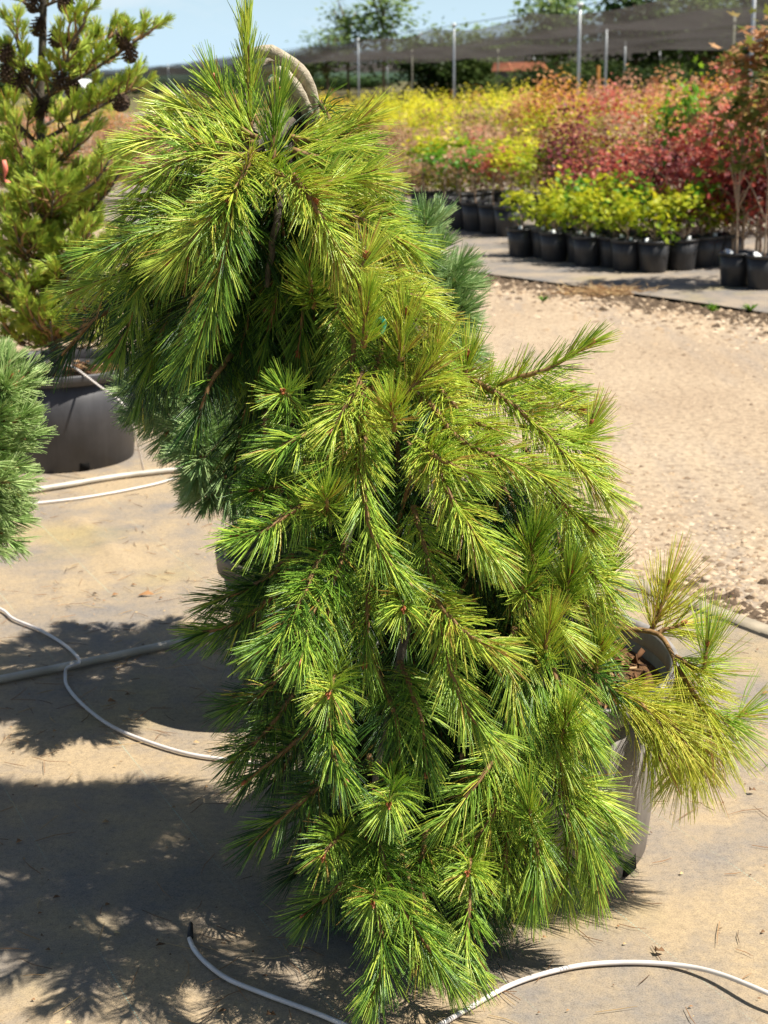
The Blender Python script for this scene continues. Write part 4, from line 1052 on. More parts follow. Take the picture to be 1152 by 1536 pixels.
L4 = [
 [(60, 150, YL), (100, 128, YL - .05), (150, 98, YL - .08), (185, 75, YL - .1), (226, 45, YL - .12)],
 [(62, 160, YL), (95, 110, YL - .15), (105, 70, YL - .2), (128, 30, YL - .22)],
 [(62, 120, YL), (110, 90, YL + .1), (150, 65, YL + .15), (180, 50, YL + .18)],
 [(66, 210, YL), (110, 185, YL - .1), (150, 160, YL - .15), (205, 132, YL - .18)],
 [(64, 190, YL), (100, 170, YL + .15), (140, 150, YL + .2)],
 [(62, 150, YL), (35, 110, YL - .1), (28, 70, YL - .12), (20, 50, YL - .12)],
 [(62, 170, YL), (40, 130, YL + .1), (8, 95, YL + .1)],
 [(64, 10, YL), (95, -2, YL - .05), (110, -5, YL - .08)],
 [(64, 20, YL), (40, 5, YL), (20, -10, YL)],
 [(60, 220, YL), (30, 190, YL - .12), (0, 165, YL - .15), (-25, 150, YL - .15)],
 [(60, 230, YL), (20, 215, YL + .1), (-20, 200, YL + .1)],
 [(64, 260, YL), (100, 235, YL - .18), (118, 215, YL - .2)],
 [(64, 290, YL), (40, 245, YL - .25), (25, 210, YL - .28)],
 [(66, 310, YL), (20, 280, YL - .2), (-15, 240, YL - .25)],
 [(68, 330, YL), (100, 300, YL - .25), (140, 275, YL - .3), (165, 240, YL - .32)],
 [(70, 350, YL), (120, 330, YL - .1), (160, 290, YL - .12), (178, 262, YL - .12)],
 [(70, 360, YL), (50, 320, YL - .28), (48, 270, YL - .3)],
 [(70, 380, YL), (20, 350, YL - .15), (-20, 320, YL - .2)],
 [(72, 400, YL), (40, 380, YL - .3), (15, 330, YL - .35)],
 [(74, 410, YL), (110, 390, YL - .28), (135, 350, YL - .32)],
 [(76, 430, YL), (130, 410, YL - .15), (170, 370, YL - .2)],
 [(76, 440, YL), (100, 420, YL - .35), (110, 385, YL - .38)],
 [(78, 455, YL), (40, 440, YL - .3), (12, 410, YL - .34)],
 [(78, 470, YL), (20, 460, YL - .1), (-20, 430, YL - .1)],
 [(80, 480, YL), (120, 470, YL - .3), (150, 435, YL - .35)],
 [(80, 490, YL), (140, 480, YL - .1), (190, 450, YL - .12)],
 [(80, 500, YL), (60, 490, YL - .35), (40, 460, YL - .4)],
 [(82, 510, YL), (110, 505, YL - .25), (128, 478, YL - .3)],
 [(82, 515, YL), (40, 520, YL - .2), (5, 490, YL - .25)],
 [(82, 520, YL), (140, 520, YL + .1), (175, 490, YL + .1)],
]
for k in range(16):
    y0 = 300 + k * 15; a = k * 2.4
    dx, dyy = math.cos(a) * rng.uniform(55, 105), math.sin(a) * rng.uniform(.2, .45)
    xx = 72 + (y0 - 300) * 0.05
    L4.append([(xx, y0, YL), (xx + dx * .5, y0 - 8, YL + dyy * .5), (xx + dx, y0 - 42, YL + dyy)])
for b in L4:
    limb4(b, 0.010 if len(b) > 3 else 0.007)
for (x, y, dY, dn) in ((62, 38, -.06, 1), (82, 55, -.08, 1), (97, 60, -.06, .6), (15, 78, -.14, 1), (8, 108, -.14, 1), (57, 105, -.1, .3), (98, 118, -.14, 1), (112, 128, -.12, .5),
                       (192, 78, -.12, 1), (175, 57, -.1, .2), (174, 158, -.16, -.4), (58, 158, -.1, 1), (72, 162, -.1, .7), (32, 122, -.1, 1), (55, 3, -.05, 1), (105, 2, -.08, .4)):
    cn = obj('cone', CONE, pine4, P(x, y, YL + dY) + np.array([0, 0, 0.03 * dn]) - O4)
    align(cn, unit(np.array([rng.normal(0, .5), -0.5, -dn])))

# pink ribbon on a twig, and the drip line on the pot
V, Q = [], []
c = spline([P(6, 240, YL - .4), P(9, 258, YL - .41), P(7, 268, YL - .40), P(13, 274, YL - .42)], 9)
for k, p in enumerate(c):
    w = np.array([0.006 + 0.003 * math.sin(k), 0.004 * math.cos(k * 0.8), 0])
    V += [p - w, p + w]
    if k: Q.append((2 * k - 2, 2 * k - 1, 2 * k + 1, 2 * k))
o = obj('ribbon', mesh_np('ribbon', np.array(V) - c[0], Q, mats=[M['ribbon']]), None, c[0])
sm = o.modifiers.new('thick', 'SOLIDIFY'); sm.thickness = 0.001
tag(o, 'short pink marker ribbon hanging on the cone-bearing pine', 'ribbon')

# ------------------------------------------------------------------ irrigation
def hose(name, pts, r, mat, label, cat, sides=10, n=90):
    pts = np.asarray(pts, float)
    c, _ = resample(spline(pts, n), n)
    o0 = c[0].copy(); o0[2] = 0
    o = obj(name, tube_mesh(name, c - o0, r, mat, sides), None, o0)
    return tag(o, label, cat)
def gp(lst, r):
    return [G(x, y, 0.003 + r) if len(q) == 2 else G(x, y, q[2]) for q in lst for x, y in [q[:2]]]
p_pipe = hose('water_pipe', gp([(-260, 1072), (0, 1019), (120, 995), (290, 958), (430, 926)], 0.0105), 0.0105, M['pvc'], 'white plastic water pipe lying in the shadow on the left', 'pipe', 14, 60)
p2 = hose('water_pipe', gp([(-60, 752), (30, 738), (100, 727), (180, 714), (275, 703), (420, 688)], 0.011), 0.011, M['pvc'], 'white plastic water pipe in front of the dark grey pot', 'pipe', 14, 60)
hose('drip_tube', gp([(-60, 890), (0, 913), (20, 928), (60, 945), (95, 966), (116, 985, 0.012), (119, 994, 0.026), (110, 998, 0.030), (100, 1002, 0.020), (98, 1012), (101, 1030), (125, 1058), (165, 1088), (215, 1110), (280, 1130), (345, 1140), (420, 1150)], 0.0045), 0.0045, M['tube'], 'thin white drip tube looping over the water pipe', 'tube', 8, 160)
hose('drip_tube', gp([(28, 738, 0.03), (39, 744, 0.02), (40, 752, 0.012), (32, 756), (60, 754), (120, 747), (180, 737), (240, 724), (278, 711), (330, 690)], 0.0045), 0.0045, M['tube'], 'thin white drip tube beside the farther water pipe', 'tube', 8, 120)
ht = hose('drip_tube', gp([(284, 1408), (292, 1425), (312, 1447), (345, 1470), (400, 1492), (470, 1518), (540, 1545), (600, 1553), (650, 1542), (700, 1514), (770, 1476), (850, 1452), (920, 1444), (1000, 1446), (1070, 1458, 0.018), (1152, 1490, 0.030), (1240, 1530, 0.02)], 0.0045), 0.0045, M['tube'], 'thin white drip tube curving across the foreground', 'tube', 10, 200)
st_ = thing('tube_stake', G(284, 1408), 'small dark stake holding the end of the foreground tube', 'stake')
obj('spike', tube_mesh('spike', [(0, 0.01, -0.02), (0.001, 0.012, 0.006), (0, 0.03, 0.016)], [0.002, 0.003, 0.002], M['stake'], 6), st_)
obj('clip', tube_mesh('clip', [(0.003, -0.008, 0.007), (0.001, 0.010, 0.008), (0, 0.030, 0.012)], [0.0058, 0.0055, 0.004], M['stake'], 8), st_)
hose('drip_tube', [P(91, 566, YL - .20), P(92, 553, YL - .22), P(100, 548, YL - .24), P(114, 553, YL - .28), P(150, 580, YL - .36), P(182, 604, YL - .42), P(200, 640, YL - .42), G(215, 705, 0.01)], 0.004, M['tube'], 'thin drip tube hooked over the rim of the dark grey pot', 'tube', 8, 60)

# ------------------------------------------------------------------ litter on the cloth
def litter(name, n, xr, yr, lr, w, label):
    base, d, ln, bd = [], [], [], []
    for k in range(n):
        base.append([rng.uniform(*xr), rng.uniform(*yr), 0.0055])
        a = rng.random() * 6.28; d.append([math.cos(a), math.sin(a), rng.normal(0, 0.02)])
        ln.append(rng.uniform(*lr)); b = rng.normal(0, 0.25); bd.append([-math.sin(a) * b, math.cos(a) * b, 0.0])
    V, Q, T_, R_ = needle_arrays(np.array(base), np.array(d), np.array(ln), np.full(n, w), np.array(bd), rng.random(n))
    tag(obj(name, mesh_np(name, V, Q, T_, rnd=R_, mats=[M['straw']])), label, kind='stuff')
litter('fallen_needles', 520, (-1.2, 1.1), (1.9, 4.6), (0.03, 0.09), 0.0017, 'dry needles scattered over the near ground cloth')
litter('fallen_needles', 420, (-1.7, 0.2), (3.4, 7.2), (0.02, 0.06), 0.0022, 'dry needles gathered between the pots at the left')
def crumbs(n):
    V, T_, R_ = [], [], []
    for k in range(n):
        x, y = rng.uniform(-1.3, 1.2), rng.uniform(1.9, 6.0)
        s = math.exp(rng.normal(-5.9, 0.5)); o = len(V)
        for (a, b, c_) in ((1, 0, .1), (-.3, .9, .1), (-.8, -.5, .1), (0, 0, .9)):
            V.append((x + s * (a + rng.normal(0, .3)), y + s * (b + rng.normal(0, .3)), 0.004 + s * c_))
        T_ += [(o, o + 1, o + 3), (o + 1, o + 2, o + 3), (o + 2, o, o + 3)]; R_ += [rng.random()] * 4
    tag(obj('crumbs', mesh_np('crumbs', V, None, T_, rnd=R_, mats=[M['straw']], smooth=False)), 'small bits of bark and grit on the near ground cloth', kind='stuff')
crumbs(1500)
def dry_leaf(x, y, s, label):
    c = G(x, y, 0.008)
    V = [(0, 0, 0.004), (s, 0.1 * s, 0), (0.5 * s, 0.5 * s, 0.006), (0.1 * s, 0.35 * s, 0.002), (-0.5 * s, 0.6 * s, 0.007), (-0.6 * s, 0, 0.001), (-0.3 * s, -0.5 * s, 0.006), (0.4 * s, -0.4 * s, 0.004)]
    T_ = [(0, k, k + 1) for k in range(1, 7)] + [(0, 7, 1)]
    o = obj('dry_leaf', mesh_np('dry_leaf', V, None, T_, rnd=[0.2] * 8, mats=[M['straw']], smooth=False), None, c)
    m_ = o.modifiers.new('thick', 'SOLIDIFY'); m_.thickness = 0.0008
    tag(o, label, 'leaf')
dry_leaf(988, 1427, 0.012, 'small brown dry leaf behind the arched foreground tube')
dry_leaf(405, 1523, 0.010, 'small brown dry leaf below the foreground tube')
dry_leaf(1128, 1186, 0.010, 'small brown dry leaf right of the yellowed branch')

# ------------------------------------------------------------------ nursery stock across the road
def maple_leaf(s):
    """five-lobed leaf outline in its own plane, slightly cupped"""
    a = np.radians([90, 62, 35, 10, -25, -60, -90, -120, -155, 170, 145, 118])
    r = np.array([1.0, .45, .85, .40, .65, .30, .12, .30, .65, .40, .85, .45]) * s
    v = np.stack([np.cos(a) * r, np.sin(a) * r + 0.3 * s, 0.12 * s * (r / s) ** 2 * np.where(np.arange(12) % 2, -1, 1)], 1)
    return np.vstack([[0, 0.3 * s, 0.1 * s], v]), np.array([(0, k, k % 12 + 1) for k in range(1, 13)])
def simple_leaf(s):
    return np.array([(0, 0, 0), (0.42 * s, 0.5 * s, 0.08 * s), (0, 1.0 * s, -0.05 * s), (-0.42 * s, 0.5 * s, 0.1 * s)]), np.array([(0, 1, 2), (0, 2, 3)])

def crown_mesh(name, rx, rz, n_cl, per, size, leaf, clr, flat=0.0, inner=0.55):
    lv, lt = leaf(1.0)
    cs = []
    for k in range(n_cl):
        d = unit(rng.normal(size=3)); d[2] = d[2] * (1 - flat)
        q = rng.uniform(inner, 1.0)
        cs.append(np.array([d[0] * rx * q, d[1] * rx * q, d[2] * rz * q]))
    V, T_, R_ = [], [], []
    o = 0
    for c in cs:
        sh = rng.normal(0, 0.14)
        for j in range(per):
            p = c + rng.normal(0, clr, 3)
            nrm = unit(np.array([0, 0, 0.9]) + rng.normal(0, 0.55, 3) + unit(c) * 0.35)
            a = unit(np.cross(nrm, rng.normal(size=3))); b = np.cross(nrm, a)
            s = size * rng.uniform(0.65, 1.25)
            v = (lv[:, :1] * a + lv[:, 1:2] * b + lv[:, 2:] * nrm) * s + p
            V.append(v); T_.append(lt + o); o += len(v)
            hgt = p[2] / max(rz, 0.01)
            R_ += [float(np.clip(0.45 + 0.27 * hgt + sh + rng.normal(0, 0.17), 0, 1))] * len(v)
    return mesh_np(name, np.vstack(V), None, np.vstack(T_), rnd=R_, mats=[M['leaf_green']], smooth=False)

def stem_mesh(name, h, crown_h, r, nb=5, rx=0.2):
    v, q, t = tube(spline([(0, 0, 0), (rng.normal(0, .01), rng.normal(0, .01), h * 0.5), (0, 0, h + crown_h * 0.35)], 10), np.linspace(r, r * 0.45, 10), 6)
    V, Q, T_ = [v], [q], [t]; o = len(v)
    for k in range(nb):
        a = k * 2.4; z = h + crown_h * rng.uniform(-0.35, 0.25)
        p = spline([(0, 0, max(0.02, z)), (math.cos(a) * rx * .45, math.sin(a) * rx * .45, z + crown_h * .22), (math.cos(a) * rx * .85, math.sin(a) * rx * .85, z + crown_h * .35)], 5)
        v, q, t = tube(p, np.linspace(r * .6, r * .25, 5), 5)
        V.append(v); Q.append(q + o); T_.append(t + o); o += len(v)
    return mesh_np(name, np.vstack(V), np.vstack(Q), np.vstack(T_), mats=[M['wood_stem']])

def recolour(o, mat):
    o.material_slots[0].link = 'OBJECT'
    o.material_slots[0].material = mat

# near maples (leaf shape visible) and the far stock
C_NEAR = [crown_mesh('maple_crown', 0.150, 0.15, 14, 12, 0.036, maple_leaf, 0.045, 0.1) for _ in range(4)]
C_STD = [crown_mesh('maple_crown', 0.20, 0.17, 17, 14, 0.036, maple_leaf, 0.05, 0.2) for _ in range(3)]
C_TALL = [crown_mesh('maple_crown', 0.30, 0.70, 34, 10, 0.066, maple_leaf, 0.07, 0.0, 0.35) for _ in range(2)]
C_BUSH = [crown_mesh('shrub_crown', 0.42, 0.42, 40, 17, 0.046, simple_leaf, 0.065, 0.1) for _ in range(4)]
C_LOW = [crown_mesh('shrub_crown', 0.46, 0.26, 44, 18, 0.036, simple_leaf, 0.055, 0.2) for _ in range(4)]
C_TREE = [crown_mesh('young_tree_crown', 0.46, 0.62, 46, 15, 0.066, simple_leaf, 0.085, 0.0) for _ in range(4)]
S_SHORT = stem_mesh('stem', 0.10, 0.25, 0.008, 5, 0.15)
S_STD = stem_mesh('stem', 0.30, 0.25, 0.012, 5, 0.18)
S_MED = stem_mesh('stem', 0.35, 0.6, 0.016, 7, 0.35)
S_TALL = stem_mesh('stem', 0.65, 1.1, 0.012, 8, 0.25)

ORD = ['first', 'second', 'third', 'fourth', 'fifth', 'sixth', 'seventh', 'eighth', 'ninth', 'tenth', 'eleventh', 'twelfth', 'thirteenth', 'fourteenth', 'fifteenth', 'sixteenth', 'seventeenth', 'eighteenth', 'nineteenth', 'twentieth']
tmp = thing('x', (0, 0, 0), 'x', 'x')
pot_parts(tmp, 0.245, 0.105, 0.128, M['pot_black'], 0.022, 28, 0.20, lip=0.006)
POT_PARTS = [(c.name.split('.')[0], c.data) for c in tmp.children]
for c in list(tmp.children): bpy.data.objects.remove(c)
bpy.data.objects.remove(tmp)
TAGM = box_mesh('plant_tag', 0.03, 0.0015, 0.075, M['tag'])

def small_pot(p, label, group, s=1.0):
    r = thing('nursery_pot', p, label, 'plant pot', group, rng.random() * 6)
    for nm, me in POT_PARTS:
        obj(nm, me, r)
    r.scale = (s, s, s)
    return r

def plant(name, p, crown, cz, cscale, mat, stem, label, cat, group, sscale=1.0):
    r = thing(name, p, label, cat, group, rng.random() * 6.28)
    c = obj('crown', crown, r, (0, 0, cz)); c.scale = cscale if hasattr(cscale, '__len__') else (cscale,) * 3
    recolour(c, M['leaf_' + mat])
    s_ = obj('stem', stem, r); s_.scale = (sscale,) * 3 if not hasattr(sscale, '__len__') else sscale
    return r

ZC = 0.006
front = [(785, 387), (808, 390), (835, 394), (861, 397), (885, 401), (911, 404), (944, 408), (983, 410.5), (1026, 407), (1067, 401)]
for k, (x, y) in enumerate(front):
    g = G(x, y); p = np.array([g[0], g[1] + 0.11, ZC])
    if k < 7: p[:2] += NV * (0.09 if k % 2 else -0.01)
    small_pot(p, f'black nursery pot of a yellow-green maple, {ORD[k]} from the left in the front row', 'pots of the front maple row')
    plant('young_maple', p + [0, 0, 0.20], C_NEAR[k % 4], 0.24 + rng.uniform(-0.02, 0.03), (1.05, 1.05, rng.uniform(0.95, 1.25)), 'yellowgreen', S_SHORT,
          f'yellow-green young maple, {ORD[k]} from the left in the front row of pots', 'maple', 'front row of young maples')
    tg = obj('plant_tag', TAGM, None, p + [rng.uniform(-.07, .07), -0.07, 0.195], (rng.uniform(-.5, .1), rng.uniform(-.5, .5), rng.uniform(-.6, .6)))
    tag(tg, f'white plant tag in the {ORD[k]} pot of the front maple row', 'plant tag', 'tags of the front maple row')
# second line of the same block, mostly hidden behind the first
for k in range(9):
    g = G(*front[k]); p = np.array([g[0], g[1] + 0.12, ZC]); p[:2] += NV * 0.42 + UV * rng.uniform(-.03, .03)
    if k > 6: p[:2] += NV * 0.1
    small_pot(p, f'black nursery pot hidden behind the front row of maples, {ORD[k]} from the left', 'pots of the second maple row')
    plant('young_maple', p + [0, 0, 0.20], C_NEAR[(k + 1) % 4], 0.30 + rng.uniform(-0.02, 0.05), (1.1, 1.1, 1.2), 'green' if k % 3 else 'yellowgreen', S_SHORT,
          f'young maple just behind the front row of pots, {ORD[k]} from the left', 'maple', 'second row of young maples')

std = [(667, 338), (691, 345), (715, 348), (741, 352), (765, 356)]
for k, (x, y) in enumerate(std):
    g = G(x, y); p = np.array([g[0], g[1] + 0.12, ZC])
    small_pot(p, f'black nursery pot of a small standard maple, {ORD[k]} from the left beside the weeping pine', 'pots of the standard maples', 1.18)
    cm = ['yellowgreen', 'red', 'yellowgreen', 'red', 'yellowgreen'][k]
    plant('standard_maple', p + [0, 0, 0.235], C_STD[k % 3], 0.47, (1.15, 1.15, 0.9), ['green', 'pink', 'green', 'red', 'yellowgreen'][k], S_STD,
          f'small bare-stemmed maple with {["green", "pinkish", "green", "red", "yellow-green"][k]} crown, {ORD[k]} from the left', 'maple', 'standard maples beside the weeping pine')
for k in range(14):
    x = 640 + k * 22 + rng.uniform(-6, 6); Y0 = 17.0 - (k * 22) / 300 * 2.2
    p = P(x, 300, Y0 + rng.uniform(0.3, 1.6)); p[2] = ZC
    small_pot(p, f'black nursery pot in the shade behind the standard maples, {ORD[k]} from the left', 'pots behind the standard maples', 1.15)
    cc = ['yellowgreen', 'yellow', 'yellowgreen', 'green', 'red', 'yellowgreen'][k % 6]
    plant('standard_maple', p + [0, 0, 0.235], C_STD[k % 3], 0.50 + rng.uniform(-.04, .08), (1.25, 1.25, 1.0), cc, S_STD,
          {'yellowgreen': 'yellow-green', 'yellow': 'yellow', 'green': 'green', 'red': 'red'}[cc] + f' topped small maple behind the front maple rows, {ORD[k]} from the left', 'maple', 'maples of the middle rows')

# tall bronze saplings at the right edge
for k, (x, y, h, wd, lab) in enumerate(((1108, 432, 1.0, 1.0, 'tall thin sapling with bronze and orange leaves near the right edge'),
                               (1150, 437, 0.92, 0.9, 'bronze-leaved sapling cut off by the right picture edge'),
                               (1195, 430, 1.05, 1.0, 'bronze-leaved sapling just beyond the right picture edge'))):
    g = G(x, y); p = np.array([g[0], g[1] + 0.12, ZC])
    small_pot(p, ['black nursery pot of the tall bronze sapling', 'black nursery pot cut off by the right picture edge', 'black nursery pot just beyond the right picture edge'][k], 'pots of the tall saplings', 1.0)
    plant('tall_sapling', p + [0, 0, 0.20], C_TALL[k % 2], 1.12 * h, (wd * 0.95, wd * 0.95, h * 0.92), 'bronze', S_TALL, lab, 'sapling', None, h)
    tg = obj('plant_tag', TAGM, None, p + [-.05, -0.08, 0.20], (-.9, .3, .3)); tg.scale = (2.2, 1, 1.4)
    tag(tg, ['white plant tag lying in the pot of the tall bronze sapling', 'white plant tag in the pot at the right picture edge', 'white plant tag just beyond the right picture edge'][k], 'plant tag')

def row(n, x0, x1, Y0, Y1, jit, crowns, cz, cs, mats, stem, name, label, cat, group):
    for k in range(n):
        f = (k + rng.uniform(0.2, 0.8)) / n
        x = x0 + (x1 - x0) * f; Y = Y0 + (Y1 - Y0) * f + rng.uniform(-jit, jit)
        p = P(x, 200, Y); p[2] = 0.0
        s = cs * rng.uniform(0.88, 1.15)
        m_ = mats[int(rng.random() * len(mats))]
        word = {'yellowgreen': 'yellow-green', 'brownpink': 'brownish pink', 'burgundy': 'burgundy', 'darkgreen': 'dark green'}.get(m_, m_)
        plant(name, p, crowns[k % len(crowns)], cz * s / cs * rng.uniform(0.94, 1.06), (s, s, s * rng.uniform(0.9, 1.15)), m_, stem, f'{word} {label}, {ORD[k]} from the left', cat, group)

# burgundy block behind the front maples (right)
row(15, 855, 1180, 14.3, 13.2, 0.35, C_BUSH, 0.58, 0.88, ['burgundy'] * 4 + ['red'], S_MED, 'maple_shrub', 'maple shrub behind the front row of pots', 'shrub', 'shrubs of the nearest block')
row(17, 830, 1190, 16.2, 15.0, 0.5, C_TREE, 0.68, 0.70, ['red', 'burgundy', 'burgundy', 'pink', 'brownpink', 'yellowgreen'], S_MED, 'maple_shrub', 'maple shrub in the second block at right', 'shrub', 'shrubs of the second right block')
row(17, 810, 1190, 19.5, 18.0, 0.8, C_TREE, 0.76, 0.76, ['red', 'pink', 'orange', 'pink', 'bronze', 'orange', 'yellowgreen'], S_MED, 'maple_shrub', 'maple shrub in the third block at right', 'shrub', 'shrubs of the third right block')
row(18, 780, 1190, 25.0, 22.5, 1.2, C_TREE, 0.84, 0.86, ['pink', 'orange', 'orange', 'red', 'pink', 'gold'], S_MED, 'maple_shrub', 'maple shrub in the far block at right', 'shrub', 'shrubs of the far right block')
row(16, 770, 1200, 31, 28, 1.5, C_TREE, 0.72, 0.80, ['pink', 'orange', 'red', 'yellowgreen'], S_MED, 'maple_shrub', 'maple shrub under the shade structure', 'shrub', 'shrubs before the shade structure')
row(7, 1045, 1200, 12.9, 12.5, 0.15, C_TREE, 0.74, 0.66, ['burgundy', 'burgundy', 'red'], S_MED, 'maple_shrub', 'maple behind the tall saplings at the right edge', 'shrub', 'maples behind the tall saplings')
# bright green one that stands out
p = P(1022, 200, 13.15); p[2] = 0
plant('maple_shrub', p, C_STD[1], 1.18, (0.95, 0.95, 1.9), 'green', S_MED, 'bright green maple standing out among the red ones', 'shrub', None, 1.2)
# low heath-like band in the middle
row(15, 560, 930, 18.6, 17.6, 0.4, C_LOW, 0.45, 1.0, ['brownpink', 'brownpink', 'yellowgreen', 'bronze'], S_SHORT, 'low_shrub', 'low shrub behind the standard maples', 'shrub', 'low shrubs of the first middle row')
row(17, 540, 920, 21.5, 20.5, 0.5, C_LOW, 0.50, 1.1, ['brownpink', 'brownpink', 'pink', 'brownpink'], S_SHORT, 'low_shrub', 'low shrub in the middle of the field', 'shrub', 'low shrubs of the second middle row')
row(17, 520, 900, 25, 24, 0.7, C_LOW, 0.56, 1.25, ['brownpink', 'gold', 'pink', 'yellowgreen', 'brownpink'], S_SHORT, 'low_shrub', 'low shrub before the yellow block', 'shrub', 'low shrubs of the third middle row')
row(10, 640, 900, 26.5, 25.5, 0.6, C_BUSH, 0.70, 1.0, ['bronze', 'brownpink', 'yellow'], S_MED, 'maple_shrub', 'bushy shrub in front of the yellow block', 'shrub', 'bushy shrubs of the middle')
# yellow block
row(16, 500, 800, 29.5, 28, 0.6, C_BUSH, 0.62, 1.05, ['yellow', 'yellow', 'yellowgreen', 'yellow'], S_MED, 'golden_shrub', 'shrub in the front of the golden block', 'shrub', 'front shrubs of the golden block')
row(18, 470, 800, 33, 32, 0.8, C_TREE, 0.66, 0.80, ['yellow', 'yellow', 'yellow', 'yellowgreen'], S_MED, 'golden_shrub', 'tall shrub in the golden block', 'shrub', 'tall shrubs of the golden block')
row(16, 450, 800, 38, 37, 1.2, C_TREE, 0.74, 0.85, ['yellow', 'gold', 'yellowgreen', 'yellow'], S_MED, 'golden_shrub', 'shrub at the back of the golden block', 'shrub', 'back shrubs of the golden block')
# left, seen between the pines
row(12, -80, 330, 20, 20.5, 0.6, C_LOW, 0.50, 1.15, ['pink', 'red', 'brownpink'], S_SHORT, 'low_shrub', 'low shrub seen between the pines at left', 'shrub', 'low shrubs at left')
row(12, -80, 340, 24.5, 25.5, 0.6, C_BUSH, 0.58, 1.05, ['orange', 'brownpink', 'bronze', 'gold'], S_MED, 'maple_shrub', 'shrub in the middle left field', 'shrub', 'shrubs of the middle left field')
row(14, -80, 360, 33, 34, 1.0, C_BUSH, 0.60, 1.0, ['orange', 'red', 'orange'], S_MED, 'maple_shrub', 'shrub in the far left field', 'shrub', 'shrubs of the far left field')
row(14, -80, 420, 46, 47, 2.0, C_TREE, 0.55, 0.9, ['yellowgreen', 'gold', 'yellow', 'green'], S_MED, 'maple_shrub', 'shrub at the back of the left field', 'shrub', 'shrubs at the back of the left field')

# weeds at the far cloth edge
def weed(x, y, s, label):
    base = np.zeros((26, 3)); a = rng.random(26) * 6.28
    d = np.stack([np.cos(a) * 0.5, np.sin(a) * 0.5, np.full(26, 0.8)], 1) + rng.normal(0, .15, (26, 3))
    V, Q, T_, R_ = needle_arrays(base, d, s * rng.uniform(.6, 1.2, 26), np.full(26, 0.008), np.array([0, 0, -0.3]) * np.ones((26, 1)), rng.random(26))
    o = obj('weed', mesh_np('weed', V, Q, T_, rnd=R_, mats=[M['leaf_green']]), None, G(x, y, 0.0))
    tag(o, label, 'weed')
weed(1068, 468, 0.10, 'small green weed at the far cloth edge')
weed(1126, 466, 0.07, 'smaller green weed at the far cloth edge near the right picture edge')
weed(815, 452, 0.06, 'tiny weed in the road gravel left of the straw clump')
hp = G(905, 440)
base = np.stack([rng.normal(0, 0.16, 320), rng.normal(0, 0.09, 320), rng.uniform(0.0, 0.035, 320)], 1)
a = rng.random(320) * 6.28
V, Q, T_, R_ = needle_arrays(base, np.stack([np.cos(a), np.sin(a), rng.normal(0.05, .2, 320)], 1), rng.uniform(.05, .14, 320), np.full(320, 0.005), rng.normal(0, .15, (320, 3)), rng.uniform(0.5, 1, 320))
tag(obj('straw_clump', mesh_np('straw_clump', V, Q, T_, rnd=R_, mats=[M['straw']]), None, hp), 'clump of dry straw at the far edge of the road', 'straw')

# ------------------------------------------------------------------ shade structure
CAPM = box_mesh('post_cap', 0.16, 0.16, 0.10, M['tag'])
def post(p, h, r, mat, label, group='shade structure posts', cap=True):
    o = thing('shade_post', (p[0], p[1], -0.05), label, 'post', group)
    obj('pole', tube_mesh('pole', [(0, 0, 0), (0, 0, h * .5), (0, 0, h + 0.05)], r, mat, 10), o)
    if cap: obj('cap', CAPM, o, (0, 0, h + 0.052))
    return o
ZS = 3.5
FRONT = [G(870, 8, ZS), G(681, 38, ZS), G(537, 60, ZS)]
d0 = unit(FRONT[1] - FRONT[0]); 
first = G(1133, -32, ZS)
line = [first + (first - FRONT[0]) * 1.0, first] + FRONT + [G(252, 97, ZS), G(182, 103, ZS), G(120, 107, ZS)]
names = ['tall steel shade post outside the right picture edge', 'tall steel shade post at the right picture edge', 'tall steel shade post above the red shrubs, rising to the cloth edge',
         'steel shade post above the golden shrubs', 'steel shade post nearest the loop of the weeping pine', 'distant steel shade post right of the cone-bearing pine', 'distant steel shade post beside the cone-bearing pine', 'most distant steel shade post behind the cone-bearing pine']
for p, nm in zip(line, names):
    post(p, ZS - 0.03, 0.045, M['steel'], nm, None)
inner = [(618, 73), (747, 72), (736, 92), (801, 79), (842, 79), (910, 41), (938, 60), (972, 73), (990, 75), (1004, 90), (581, 95), (639, 104), (780, 100), (1102, 20)]
inner.sort()
for k, (x, y) in enumerate(inner):
    p = G(x, y, 3.25)
    if p[1] > 170: p = P(x, y, 150)
    tan = k % 3 == 1
    post(p, 3.2, 0.045 if k % 3 else 0.055, M['post_tan'] if tan else M['steel'], f'{"weathered tan" if tan else "slim grey"} post inside the shade structure, {ORD[k]} inner post from the left', 'posts inside the shade structure', False)
p = P(898, 92, 62)
post(p, 1.95, 0.07, M['rust'], 'short orange post under the shade cloth', None, False)

